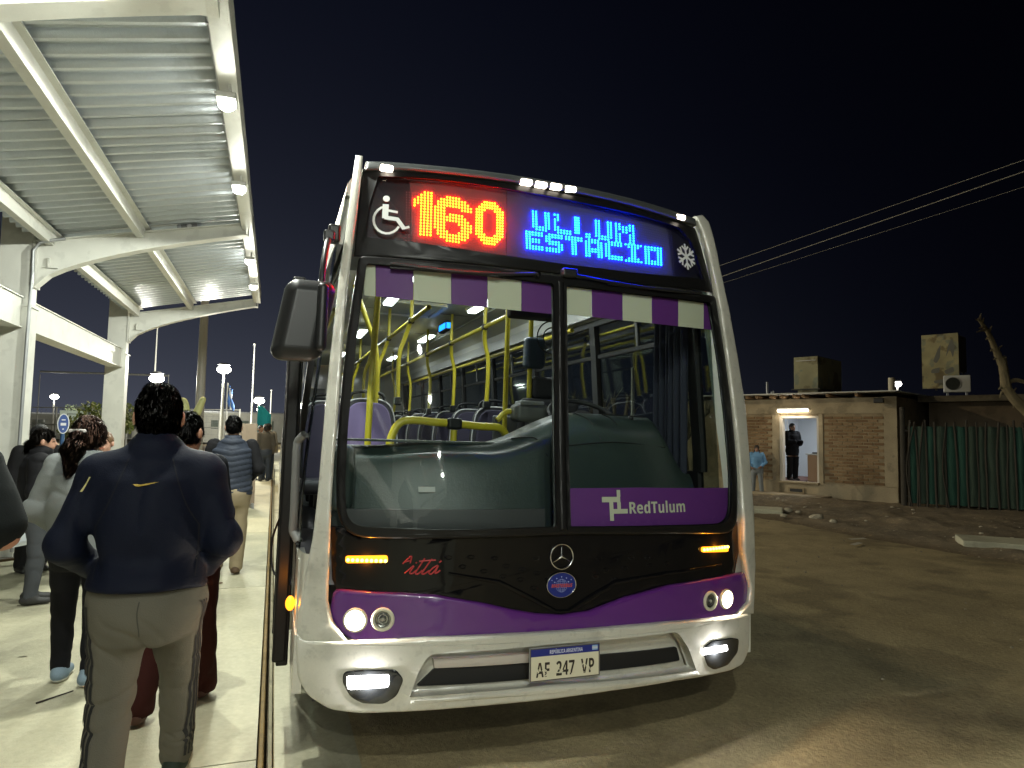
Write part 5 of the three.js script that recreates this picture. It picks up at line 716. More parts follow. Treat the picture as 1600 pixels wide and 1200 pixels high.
{ // flag
  const p = atDepth(356, 598, 31), t = thing('national_flag', 'pale blue and white flag hanging limp on its pole', 'flag', [p.x, 0, p.z]); part('pole', new THREE.CylinderGeometry(.03, .05, p.y, 8).translate(0, p.y / 2, 0), mPole, t);
  const cols = [[.06, .14, .36], [.45, .47, .5], [.06, .14, .36]]; cols.forEach((cc, k) => { const n = 20, pos = [], idx = []; for (let i = 0; i <= 6; i++) for (let j = 0; j <= n; j++) { const u = (k + i / 6) / 3, v = j / n; pos.push(.05 + .26 * u * (.5 + .5 * v) + .05 * Math.sin(v * 7 + u * 9), p.y - .1 - v * 1.0 - u * .22, .07 * Math.sin(u * 14 + v * 3)); } for (let i = 0; i < 6; i++) for (let j = 0; j < n; j++) { const o = i * (n + 1) + j; idx.push(o, o + 1, o + n + 1, o + 1, o + n + 2, o + n + 1); } const g = new THREE.BufferGeometry(); g.setAttribute('position', new THREE.Float32BufferAttribute(pos, 3)); g.setIndex(idx); g.computeVertexNormals(); part('flag_stripe', g, cloth(cc, .8), t); });
}
{ // court fence: posts, rails, wire
  const A = atDepth(30, 700, 36), Bp = atDepth(372, 700, 34), d = Bp.clone().sub(A).setY(0), L = d.length(); d.normalize(); const t = thing('court_fence', 'tall wire mesh fence with grey posts around the sports court', 'fence', [A.x, 0, A.z], Math.atan2(-d.z, d.x));
  const n = 6; for (let i = 0; i <= n; i++) part('post', new THREE.CylinderGeometry(.045, .045, 2.5, 8).translate(L * i / n, 1.25, 0), mPole, t);
  for (const y of [2.45, 1.55, .9, .2]) part('rail', rod(V(0, y, 0), V(L, y, 0), .028, .028, 6), mPole, t);
  const w = []; for (let x = 0; x < L; x += .3) w.push(box(.008, 2.3, .008, x, 1.3, 0)); for (let y = .3; y < 2.4; y += .3) w.push(box(L, .008, .008, L / 2, y, 0)); const m = part('wire_mesh', w, mGalv, t); m.userData.kind = 'stuff';
  const tr = thing('high_rail', 'long pale horizontal tube high above the court fence', 'rail', [A.x, 0, A.z], Math.atan2(-d.z, d.x)); part('tube', rod(V(0, 4.45, -1), V(L * .62, 4.25, -1), .05, .05, 8), mPole, tr); for (const x of [.0, L * .62]) part('leg', rod(V(x, 0, -1), V(x, 4.3, -1), .02, .02, 8), mPole, tr);
  const gp = thing('goal_frame', 'thin white goal frame standing in front of the fence', 'goal', [0, 0, 0]); const g1 = atDepth(292, 700, 30), g2 = atDepth(341, 700, 30), y1 = atDepth(341, 646, 30).y; part('post', rod(V(g1.x, 0, g1.z), V(g1.x, y1, g1.z), .04), mPole, gp); part('post', rod(V(g2.x, 0, g2.z), V(g2.x, y1, g2.z), .04), mPole, gp); part('crossbar', rod(V(g1.x, y1, g1.z), V(g2.x, y1, g2.z), .04), mPole, gp);
}
{ // basketball board
  const c = atDepth(115, 653, 33), t = thing('basketball_hoop', 'pale basketball backboard with a dark square and rim', 'basketball hoop', [c.x, 0, c.z], .35); part('backboard', rbox(1.16, .72, .04, .01, 0, c.y, 0), mat([.42, .50, .45], .5), t);
  for (const [w, h, x, y] of [[.56, .03, 0, .21], [.56, .03, 0, -.13], [.03, .34, -.265, .04], [.03, .34, .265, .04]]) part('target_line', box(w, h, .008, x, c.y + y - .02, .026), mBlack, t); part('rim', new THREE.TorusGeometry(.23, .015, 8, 28).rotateX(Math.PI / 2).translate(0, c.y - .26, .27), mat([.45, .10, .03], .5), t); part('post', [rod(V(0, 0, -.9), V(0, c.y - .2, -.9), .07), rod(V(0, c.y - .2, -.9), V(0, c.y, -.03), .05)], mPole, t);
}
{ // oval stop sign on a blue post
  const c = atDepth(99, 662, 12.5), t = thing('oval_sign', 'blue oval sign with white rim on a blue post', 'sign', [c.x, 0, c.z], .3); const el = (a, b) => { const q = []; for (let i = 0; i < 40; i++) q.push([a * Math.cos(i / 40 * 6.2832), b * Math.sin(i / 40 * 6.2832)]); return polyShape(q); };
  part('plate', new THREE.ExtrudeGeometry(el(.095, .185), { depth: .012, bevelEnabled: false }).translate(0, c.y, 0), mat([.72, .74, .76], .5), t); part('blue_field', new THREE.ExtrudeGeometry(el(.078, .168), { depth: .003, bevelEnabled: false }).translate(0, c.y, .013), mat([.03, .08, .30], .5), t);
  part('pictogram', [box(.085, .05, .003, 0, c.y - .01, .019), box(.06, .02, .003, 0, c.y + .07, .019), new THREE.CircleGeometry(.014, 12).translate(0, c.y - .10, .019)], mat([.7, .72, .75], .5), t); part('post', new THREE.CylinderGeometry(.035, .035, c.y + .1, 12).translate(0, (c.y + .1) / 2, -.04), mat([.03, .09, .22], .5), t);
}
{ // hand-shaped sculpture
  const p = atDepth(296, 650, 17), t = thing('hand_sculpture', 'yellow-green hand sculpture with a raised finger and orange palm', 'sculpture', [p.x, 0, p.z], -.2); const y0 = p.y;
  const f = blend([ell([-.17, .10, 0], [.17, .36, .10]), cone([.12, -.05, 0], [.30, .42, 0], .11, .075), ell([.02, -.28, 0], [.30, .28, .11])], .06), low = -.04;
  const pal = mat([.42, .44, .20], .6), org = mat([.45, .10, .03], .6);
  const up = surfaceNet((x, y, z) => Math.max(f(x, y, z), low + .25 * x - y), [-.45, -.65, -.2], [.5, .6, .2], .018).translate(0, y0, 0), dn = surfaceNet((x, y, z) => Math.max(f(x, y, z), y - low - .25 * x + .004), [-.45, -.65, -.2], [.5, .6, .2], .018).translate(0, y0, 0);
  part('fingers', up, pal, t); part('palm', dn, org, t); part('plinth', new THREE.CylinderGeometry(.22, .28, y0 - .45, 16).translate(0, (y0 - .45) / 2, 0), mPole, t);
}
{ const p = atDepth(386, 662, 13.5), t = thing('notice_board', 'plain beige free-standing board behind the man in the gilet', 'board', [p.x, 0, p.z], .2); part('panel', rbox(.40, p.y - .08, .06, .012, 0, (p.y + .08) / 2, 0), mat([.36, .28, .21], .7, 0, { map: rep(texPaint, 1) }), t); for (const s of [-1, 1]) part('foot', box(.04, .1, .3, s * .15, .05, 0), mGalv, t); }
{ // teal and white feather banners
  const cols = [[.02, .28, .32], [.5, .55, .52], [.02, .25, .30], [.02, .20, .26]]; [[402, 652, 21, 'tall teal feather banner nearest the beige board', 0], [407, 657, 23.5, 'white feather banner between two teal ones', 1], [411, 661, 26, 'teal feather banner right behind the white one', 2], [414, 664, 29, 'teal feather banner nearest the far end of the bus', 3]].forEach(([px, py, dp, lab, k]) => { const p = atDepth(px, py, dp), t = thing('feather_banner', lab, 'banner', [p.x, 0, p.z], .3 * k, 'feather banners'); part('pole', new THREE.CylinderGeometry(.012, .02, p.y + .4, 6).translate(0, (p.y + .4) / 2, 0), mGalv, t); const n = 24, pos = [], idx = []; for (let j = 0; j <= n; j++) for (let i = 0; i <= 8; i++) { const v = j / n, u = i / 8, w = .40 * Math.min(1, .35 + v * 4) * (1 - .3 * smooth(.8, 1, v)); pos.push(u * w, p.y + .35 - v * (p.y - .35), .04 * Math.sin(u * 9 + v * 5) * (.3 + v)); } for (let j = 0; j < n; j++) for (let i = 0; i < 8; i++) { const o = j * 9 + i; idx.push(o, o + 9, o + 1, o + 1, o + 9, o + 10); } const g = new THREE.BufferGeometry(); g.setAttribute('position', new THREE.Float32BufferAttribute(pos, 3)); g.setIndex(idx); g.computeVertexNormals(); part('cloth', g, cloth(cols[k], .7), t); });
}
// leafy young tree behind the far column
function leafyTree(pos, h, cr, n, label, rgb, seed) {
  const R = rng(seed), t = thing('young_tree', label, 'tree', pos); const limbs = [rod(V(0, 0, 0), V(.05, h * .55, .02), .06, .04, 8)]; const tips = []; for (let i = 0; i < 9; i++) { const a = i * 2.4, b = V(.05, h * (.4 + .02 * i), .02), e = V(.05 + Math.cos(a) * cr * .8, h * (.7 + .3 * R()), Math.sin(a) * cr * .8); limbs.push(rod(b, e, .022, .008, 5)); tips.push(e); }
  part('trunk', limbs, mat([.10, .08, .05], .9), t); const leaf = new THREE.PlaneGeometry(.05, .12), g = []; for (let i = 0; i < n; i++) { const e = tips[Math.floor(R() * tips.length)], q = leaf.clone(); q.rotateX(R() * 6).rotateY(R() * 6); const rr = cr * .42 * Math.cbrt(R()), a = R() * 6.28, u = R() * 2 - 1, s = Math.sqrt(1 - u * u); q.translate(e.x + rr * s * Math.cos(a), e.y + rr * u * .9, e.z + rr * s * Math.sin(a)); g.push(q); }
  const cw = part('crown', g, mat(rgb, .8, 0, { transmission: .3, thickness: 0 }), t); cw.userData.kind = 'stuff'; return t;
}
{ const p = atDepth(149, 665, 17); leafyTree([p.x, 0, p.z], p.y + .35, .75, 1500, 'young leafy tree with yellow-green leaves behind the far column', [.10, .13, .02], 4); }
{ const p = atDepth(130, 690, 44); leafyTree([p.x, 0, p.z], 2.6, 1.1, 1200, 'dark leafy bush beyond the court fence', [.05, .07, .02], 9); }
// low white buildings at the far side of the plaza
for (const [px, dp, w, h, lab] of [[330, 70, 14, 3.0, 'long low white building far behind the goal frame'], [120, 75, 20, 2.6, 'long low pale building far behind the court fence']]) { const p = atDepth(px, 690, dp), t = thing('low_building', lab, 'building', [p.x, 0, p.z], .3); part('wall', metreUV(box(w, h, 4, 0, h / 2, 0)), mat([.5, .5, .46], .8, 0, { map: rep(texPaint, .3) }), t); part('roof', box(w + .4, .15, 4.4, 0, h + .076, 0), mGalv, t); for (let i = 0; i < 5; i++) { const x = (i - 2) * w / 5.5; const win = part('window', box(1.1, .9, .05, x, h * .6, 2.02), mGlassDark, t); part('frame', [box(1.24, .06, .08, x, h * .6 + .48, 2.04), box(1.24, .06, .08, x, h * .6 - .48, 2.04)], mPole, win); } }
{ // perforated steel bench between the columns
  const c = onY(20, 842, .46), t = thing('platform_bench', 'white perforated steel bench beside the near column', 'bench', [c.x, 0, c.z], 1.15); const m = mat([.62, .66, .68], .4, .1);
  for (let i = 0; i < 12; i++) part('seat_slat', rbox(1.9, .012, .032, .004, 0, .46, -.22 + i * .04), m, t); for (const s of [-1, 1]) { part('leg', [box(.05, .45, .05, s * .8, .225, -.2), box(.05, .45, .05, s * .8, .225, .2), box(.05, .04, .45, s * .8, .43, 0)], m, t); } part('rim', [box(1.94, .035, .02, 0, .45, .255), box(1.94, .035, .02, 0, .45, -.255)], m, t);
  for (const s of [-1, 1]) part('back_post', box(.05, .42, .04, s * .8, .68, -.27), m, t); part('back_rail', [rbox(1.9, .09, .03, .01, 0, .86, -.28)], m, t);
}
{ // timber offcuts and litter
  const mW = mat([.42, .34, .22], .85, 0, { map: rep(texDirt, 1) });
  const ps = [[20, 873, .9, .12, .25, 'pale timber offcut lying flat by the bench'], [50, 868, .7, .08, .05, 'short pale offcut crossing the timber by the bench'], [12, 884, 1.1, .07, .5, 'long thin timber offcut nearest the bench legs']];
  ps.forEach(([px, py, l, w, a, lab], i) => { const p = onY(px, py, 0); const m = single('timber_offcut', rbox(l, .025, w, .004), mW, lab, 'timber', 'timber offcuts'); m.position.set(p.x, .015 + i * .026, p.z); m.rotation.y = a; });
  const s = onY(86, 1091, 0), st = single('twig', rod(V(-.10, 0, .03), V(.10, 0, -.03), .006, .004, 6), mat([.02, .015, .01], .9), 'thin dark twig lying on the platform', 'twig'); st.position.set(s.x, .008, s.z); st.rotation.y = .5;
  const R = rng(17); for (const [px, py] of [[52, 893], [50, 923], [36, 1026], [345, 912]]) { const p = onY(px, py, 0), m = single('dry_leaf', new THREE.CircleGeometry(.03, 6).scale(1, .5, 1).rotateX(-1.3), mat([.09, .055, .025], .9), 'small dry leaf lying on the platform', 'leaf', 'dry leaves on the platform'); m.position.set(p.x, .008, p.z); m.rotation.y = R() * 6; }
}
// ================================================================ houses over the street
const YG = -.10, HA = onY(1405, 787, YG), HB = onY(1165, 768, YG), he = HB.clone().sub(HA).setY(0).normalize(), hn = V(he.z, 0, -he.x), HT = -Math.acos(-he.x) ;
const houseTurn = Math.atan2(he.z, -he.x);                            // local x runs to the right along the front, local z out to the street
const onFront = (px, py, off = 0) => { const d = ray(px, py), o = HA.clone().addScaledVector(hn, off), t = o.clone().sub(EYE).dot(hn) / d.dot(hn), p = EYE.clone().addScaledVector(d, t); return [p.clone().sub(HA).dot(he.clone().negate()), p.y - YG]; };
const inHouse = (x, y, z) => HA.clone().addScaledVector(he, -x).addScaledVector(hn, z).setY(YG + y);
const house = thing('brick_house', 'low brick house with a lit doorway and a tube lamp over it', 'house', [HA.x, YG, HA.z], houseTurn);
const texMortar = noiseTex(512, (u, v) => { const a = .86 + .12 * pfbm(u, v, 6, 5, 101) + .06 * speck(u, v) - .10 * smooth(.15, .4, pfbm(u, v, 9, 4, 103)); return [a, a * .96, a * .88]; });
const mMortar = mat([.40, .34, .25], .95, 0, { map: rep(texMortar, .6), bumpMap: rep(texBumpFine, 2), bumpScale: .01 }), mRender = mat([.46, .41, .32], .92, 0, { map: rep(texMortar, .5), bumpMap: rep(texBumpFine, 1.4), bumpScale: .008 });
{
  const top = onFront(1395, 620)[1], dl = onFront(1219, 700)[0], dr = onFront(1280, 700)[0], dt = onFront(1250, 650)[1], db = onFront(1250, 755)[1], L = 6.4, bl = onFront(1287, 700)[0], br = onFront(1383, 700)[0], by0 = onFront(1340, 757)[1], by1 = onFront(1340, 647)[1], th = .22, D = 5;
  // walls with the doorway left open
  part('wall', metreUV(box(L + dl, top, th, (dl - L) / 2, top / 2, -th / 2)), mMortar, house); part('wall', metreUV(box(-dr, top, th, dr / 2, top / 2, -th / 2)), mMortar, house); part('lintel_wall', metreUV(box(dr - dl, top - dt, th, (dl + dr) / 2, (top + dt) / 2, -th / 2)), mMortar, house); part('sill_wall', metreUV(box(dr - dl, db, th, (dl + dr) / 2, db / 2, -th / 2)), mRender, house);
  part('end_wall', metreUV(box(th, top, D, -th / 2 - .003, top / 2, -th - D / 2)), mMortar, house); part('end_wall', metreUV(box(th, top, D, -L + th / 2, top / 2, -th - D / 2)), mMortar, house); part('back_wall', metreUV(box(L, top, th, -L / 2, top / 2, -th - D - th / 2)), mMortar, house); part('floor_slab', box(L - .5, .06, D, -L / 2, db - .04, -th - D / 2), mRender, house);
  // cement frame: plinth, corner post, door posts, ring beam
  part('plinth', metreUV(box(-dr - .02, by0 - .03, .03, dr / 2, (by0 - .03) / 2, .015)), mRender, house); part('plinth', metreUV(box(L + dl - .02, by0 - .03, .03, (dl - L) / 2, (by0 - .03) / 2, .015)), mRender, house);
  part('corner_post', metreUV(box(.32, top - by0 + .02, .032, -.16, (top + by0) / 2, .016)), mRender, house); part('door_post', metreUV(box(bl - dr - .01, dt - db + .1, .034, (bl + dr) / 2, (dt + db) / 2, .017)), mRender, house); part('door_post', metreUV(box(.22, dt - db + .1, .034, dl - .11, (dt + db) / 2, .017)), mRender, house); part('ring_beam', metreUV(box(L, top - by1 - .02, .028, -L / 2, (top + by1) / 2 + .01, .014)), mRender, house);
  // bricks, each its own piece
  const R = rng(31), tones = [[.30, .20, .115], [.27, .17, .095], [.34, .235, .14], [.24, .15, .085], [.36, .26, .165]].map(c => mat(c, .9, 0, { map: rep(texMortar, 3), bumpMap: rep(texBumpFine, 6), bumpScale: .006 })), geos = [0, 1, 2].map(k => rbox(.245 - k * .006, .068 - k * .003, .05, .008, 0, 0, 0, 1));
  const course = .0885, n = Math.floor((by1 - by0) / course); let cnt = 0;
  for (const [xa, xb] of [[bl + .01, br - .0], [dl - .22 - 1.32, dl - .23]]) for (let j = 0; j < n; j++) for (let x = xa + (j % 2 ? .125 : 0); x + .2 < xb; x += .262) { const m = part('brick', geos[Math.floor(R() * 3)], tones[Math.floor(R() * 5)], house); m.position.set(x + .125 + (R() - .5) * .012, by0 + (j + .5) * course, -.012 + R() * .012); m.rotation.z = (R() - .5) * .02; cnt++; }
  // door frame, step, vent
  part('door_frame', [box(.09, dt - db, .16, dl + .048, (dt + db) / 2, -.05), box(.05, dt - db, .16, dr - .027, (dt + db) / 2, -.05), box(dr - dl, .06, .16, (dl + dr) / 2, dt - .032, -.05)], mat([.55, .50, .42], .7), house); part('threshold', box(dr - dl + .02, .05, .3, (dl + dr) / 2, db + .022, -.02), mRender, house);
  const v = onFront(1245, 766); part('air_vent', [box(.46, .16, .02, v[0], v[1], .034)], mMortar, house); part('vent_hole', box(.36, .09, .01, v[0], v[1], .047), mBlack, house); part('step', metreUV(rbox(2.2, .10, .8, .02, (dl + dr) / 2 - .2, .02, .42)), mRender, house);
  // roof: sheet edge, purlins poking out
  part('roof_sheet', [box(L + .3, .03, D + 1.0, -L / 2 - .02, top + .13, -D / 2)], mat([.45, .45, .42], .5, .3), house); for (const px of [1175, 1190, 1212, 1228, 1248, 1262, 1300, 1345]) { const x = onFront(px, 630)[0]; part('rafter_end', [rod(V(x, top + .06, .34), V(x, top + .06, -1.2), .05, .05, 8)], mat([.30, .19, .10], .85), house); }
  for (const [px, h, r] of [[1193, .42, .03], [1200, .12, .025], [1203, .14, .02]]) { const x = onFront(px, 625)[0]; part('roof_pipe', new THREE.CylinderGeometry(r, r, h, 10).translate(x, top + .13 + h / 2, -.25), mGalv, house); }
  { const x = onFront(1385, 605)[0] - .1; part('flue', [new THREE.CylinderGeometry(.09, .09, .42, 12).translate(x, top + .36, -.8)], mat([.6, .55, .42], .7), house); }
  // room behind the doorway
  const mR = mat([.62, .66, .70], .8); part('room_wall', box(.04, 2.6, 3.4, dr + .9, db + 1.3, -2.0), mR, house); part('room_wall', box(.04, 2.6, 3.4, dl - .9, db + 1.3, -2.0), mR, house); part('room_back', [box(3.4, 2.6, .04, (dl + dr) / 2, db + 1.3, -3.4)], mR, house); part('room_ceiling', box(3.4, .04, 3.4, (dl + dr) / 2, top - .06, -2.0), mR, house); part('room_floor', box(3.0, .02, 3.2, (dl + dr) / 2, db + .0, -1.9), mat([.16, .07, .05], .6), house);
  const rt = part('room_tube', rod(V((dl + dr) / 2 - .2, top - .16, -1.6), V((dl + dr) / 2 + .9, top - .16, -1.6), .03, .03, 8), glow([.9, .97, 1], 6), house); const rl = new THREE.RectAreaLight(0xffffff, 170, 1.1, .06); rl.color.setRGB(.9, .97, 1); rl.position.copy(inHouse((dl + dr) / 2 + .35, top - .20, -1.6)); rl.lookAt(inHouse((dl + dr) / 2 + .35, 0, -1.6)); scene.add(rl);
  // outside tube over the door
  const ta = onFront(1215, 642, .1), tb = onFront(1262, 641, .1); const tube = thing('tube_lamp', 'lit fluorescent tube over the brick house doorway', 'lamp', [HA.x, YG, HA.z], houseTurn); part('batten', box(tb[0] - ta[0] + .04, .05, .05, (ta[0] + tb[0]) / 2, ta[1] + .05, .055), mHousing, tube); part('tube', rod(V(ta[0], ta[1], .09), V(tb[0], tb[1], .09), .032, .032, 12), glow([1, .90, .72], 12), tube); part('pull_cord', rod(V(ta[0] + .28, ta[1] - .04, .08), V(ta[0] + .28, ta[1] - .55, .08), .004, .004, 5), mPole, tube); part('pull_knob', new THREE.SphereGeometry(.02, 8, 6).translate(ta[0] + .28, ta[1] - .56, .08), mPole, tube);
  const tl = new THREE.RectAreaLight(0xffffff, 45, tb[0] - ta[0], .06); tl.color.setRGB(1, .88, .70); tl.position.copy(inHouse((ta[0] + tb[0]) / 2, ta[1] - .02, .14)); tl.lookAt(inHouse((ta[0] + tb[0]) / 2, -.6, 1.2)); scene.add(tl);
  // wall spotlight, dark
  const q = onFront(1374, 626, .2); const sp = thing('wall_spotlight', 'dark unlit spotlight under the brick house roof edge', 'lamp', [HA.x, YG, HA.z], houseTurn); part('bracket', box(.04, .04, .22, q[0], q[1] + .06, .13), mBlack, sp); part('head', rbox(.24, .13, .12, .02, q[0], q[1], .24), mBlack, sp);
  // inside: counter, drill stand, grinder
  const cz = -1.0, ca = onFront(1262, 700, cz)[0], cb = onFront(1288, 700, cz)[0] + .3; const ct = thing('shop_counter', 'pale wooden counter inside the lit doorway', 'counter', [HA.x, YG, HA.z], houseTurn); const chh = onFront(1270, 709, cz)[1]; part('front_panel', box(cb - ca, chh - db - .05, .04, (ca + cb) / 2, (chh + db) / 2 - .02, cz), mat([.42, .27, .16], .6), ct); part('worktop', box(cb - ca + .1, .04, .6, (ca + cb) / 2, chh - .02, cz - .26), mat([.5, .5, .48], .5), ct); part('side_panel', box(.04, chh - db - .05, .5, ca + .02, (chh + db) / 2 - .02, cz - .27), mat([.36, .22, .13], .6), ct);
  const ds = thing('drill_stand', 'dark drill stand standing on the shop counter', 'tool', [HA.x, YG, HA.z], houseTurn), dx = ca + .22; part('base', rbox(.26, .04, .3, .01, dx, chh + .022, cz - .25), mBlack, ds); part('column', new THREE.CylinderGeometry(.02, .02, .98, 8).translate(dx - .02, chh + .52, cz - .3), mBlack, ds); part('arm', [box(.26, .05, .05, dx + .09, chh + .85, cz - .3), box(.04, .16, .05, dx - .02, chh + .92, cz - .3)], mBlack, ds);
  const gr = thing('bench_machine', 'small brown machine beside the drill stand on the counter', 'tool', [HA.x, YG, HA.z], houseTurn); part('body', rbox(.24, .2, .2, .05, dx + .2, chh + .14, cz - .15), mat([.25, .15, .08], .6), gr); part('wheel', new THREE.CylinderGeometry(.13, .13, .05, 20).rotateX(Math.PI / 2).translate(dx + .34, chh + .22, cz - .1), mat([.1, .07, .05], .6), gr); part('foot', box(.4, .02, .22, dx + .22, chh + .022, cz - .15), mBlack, gr);
  // person in the doorway
  const mp = onFront(1238, 700, -.75), pp = inHouse(mp[0], db + .02, -.75); figure({ label: 'person in long black clothes standing inside the lit doorway', H: 1.72, pos: pp.toArray(), yaw: houseTurn + 1.1, cell: .016, far: true, noHands: true, hair: [.01, .01, .01], J: { elL: [.24, 1.14, .05], wrL: [.12, 1.18, .25], elR: [-.24, 1.14, .05], wrR: [-.12, 1.18, .25] }, top: { name: 'coat', mat: cloth([.006, .006, .008]), grow: .04, hem: .55 }, bottom: { mat: cloth([.008, .008, .01]), grow: .03 }, skin: [.3, .17, .11] });
}
// boxy coolers and condenser on the roofs
const texRust = noiseTex(512, (u, v) => { const a = .62 + .1 * pfbm(u, v, 4, 5, 111), s = smooth(.1, .35, pfbm(u, v, 5, 5, 113)), b = smooth(.15, .4, pfbm(u, v, 7, 5, 117)); return [a * (1 - .25 * s) - .1 * b, a * (.95 - .28 * s) - .06 * b, a * (.72 - .24 * s)]; });
const mCooler = mat([1, 1, .95], .7, 0, { map: rep(texRust, .7) });
function onPlane(px, py, off) { const [x, y] = onFront(px, py, off); return V(x, y, off); }
{
  const off = -1.0, a = onPlane(1240, 560, off), b = onPlane(1278, 556, off), lo = onPlane(1278, 624, off), w = b.x - a.x, t = thing('roof_cooler', 'weathered boxy air cooler on the brick house roof', 'air cooler', inHouse((a.x + b.x) / 2, 0, off - .55).toArray(), houseTurn);
  const mC2 = mat([.80, .86, .92], .7, 0, { map: rep(texRust, .5) }); part('case', metreUV(rbox(w, b.y - lo.y - .30, 1.9, .02, 0, (b.y + lo.y) / 2 + .15, -.4)), mC2, t); part('stand', metreUV(box(w - .14, .3, 1.75, .02, lo.y + .15, -.4)), mC2, t); part('tray', [box(w + .12, .03, 2.0, 0, lo.y + .315, -.4)], mat([.06, .06, .055], .8), t); part('louvre_panel', box(w * .8, .02, .01, 0, b.y - .12, .556), mGalv, t);
}
{ // neighbour: dark house set back behind the cane fence, a second cooler and a condenser on it
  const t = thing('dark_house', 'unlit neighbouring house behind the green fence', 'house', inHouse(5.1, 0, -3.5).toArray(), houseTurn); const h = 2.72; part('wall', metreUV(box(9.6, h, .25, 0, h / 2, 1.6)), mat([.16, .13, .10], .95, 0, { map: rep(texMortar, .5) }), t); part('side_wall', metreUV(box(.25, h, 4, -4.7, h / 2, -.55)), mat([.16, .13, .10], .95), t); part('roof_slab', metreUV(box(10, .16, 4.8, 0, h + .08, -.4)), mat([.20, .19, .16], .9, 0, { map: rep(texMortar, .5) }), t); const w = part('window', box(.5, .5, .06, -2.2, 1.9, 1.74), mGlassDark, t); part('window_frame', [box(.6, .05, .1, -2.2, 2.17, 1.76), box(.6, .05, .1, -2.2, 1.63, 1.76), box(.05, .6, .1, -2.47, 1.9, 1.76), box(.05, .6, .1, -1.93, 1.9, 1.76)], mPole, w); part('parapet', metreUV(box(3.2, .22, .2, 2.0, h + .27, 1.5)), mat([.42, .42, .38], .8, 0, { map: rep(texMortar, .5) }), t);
  const off = -2.6, a = onPlane(1440, 530, off), b = onPlane(1497, 520, off), lo = onPlane(1497, 606, off); const c = thing('roof_cooler', 'tall square cooler with stained yellow face on the dark house', 'air cooler', inHouse((a.x + b.x) / 2, 0, off - .6).toArray(), houseTurn); part('face_panel', metreUV(box(b.x - a.x, b.y - lo.y, .05, 0, (b.y + lo.y) / 2, .6)), mCooler, c); part('case', metreUV(box(b.x - a.x - .1, (b.y - lo.y) * .66, 1.1, .0, lo.y + (b.y - lo.y) * .66, .02)), mat([.12, .11, .10], .8), c); for (const s of [-1, 1]) part('leg', box(.05, (b.y - lo.y) * .4, .05, s * .35, lo.y + (b.y - lo.y) * .2, -.4), mBlack, c);
  const R = rng(8), stain = mat([.16, .16, .14], .9); for (const pts of [[[-.12, .55], [-.05, .75], [.02, .9], [.0, .62], [-.06, .5]], [[.1, .62], [.14, .85], [.2, 1.0], [.26, .85], [.22, .6], [.17, .8]], [[-.15, .38], [.0, .42], [-.02, .30], [-.16, .30]], [[.06, .34], [.22, .42], [.24, .32], [.1, .26]], [[-.12, .14], [.1, .18], [.08, .10], [-.1, .08]]]) { const k = (b.y - lo.y); const g = new THREE.ShapeGeometry(polyShape(roundPoly(pts.map(p => [p[0] * (b.x - a.x) * 1.6, p[1] * k * .88]), .05, 4))); part('paint_smear', g.translate(0, lo.y + .03, .6285), stain, c); }
  const ac = onPlane(1495, 600, -1.9), k = thing('condenser_unit', 'white split-air condenser with round fan beside the stained cooler', 'air conditioner', inHouse(ac.x, 0, -1.9).toArray(), houseTurn + .25); part('case', rbox(.62, .46, .26, .02, 0, ac.y, 0), mat([.66, .68, .66], .5), k); part('fan_grille', [new THREE.CylinderGeometry(.17, .17, .02, 24).rotateX(Math.PI / 2).translate(-.09, ac.y, .132)], mat([.02, .025, .02], .6), k); part('fan_ring', new THREE.TorusGeometry(.175, .008, 6, 30).translate(-.09, ac.y, .142), mPole, k); for (const s of [-1, 1]) part('foot', box(.05, Math.max(.05, ac.y - .23 - 2.8), .22, s * .22, (ac.y - .23 + 2.8) / 2, 0), mGalv, k);
}
{ // street lamp beyond the roofs
  const p = atDepth(1402, 600, 34), t = thing('street_lamp', 'lit street lamp shining beyond the brick house roof', 'street lamp', [p.x, YG, p.z]); part('pole', new THREE.CylinderGeometry(.05, .08, p.y - YG, 10).translate(0, (p.y - YG) / 2, 0), mPole, t); part('lamp_head', rbox(.5, .1, .24, .03, -.1, p.y - YG + .14, 0), mLampHead, t); part('lit_lens', new THREE.SphereGeometry(.2, 14, 10).scale(1, .7, 1).translate(0, p.y - YG, 0), glow([1, .95, .86], 14), t); const l = new THREE.PointLight(0xffffff, 40, 0, 2); l.color.setRGB(1, .94, .82); l.position.copy(p); l.castShadow = true; l.shadow.radius = 5; scene.add(l);
}
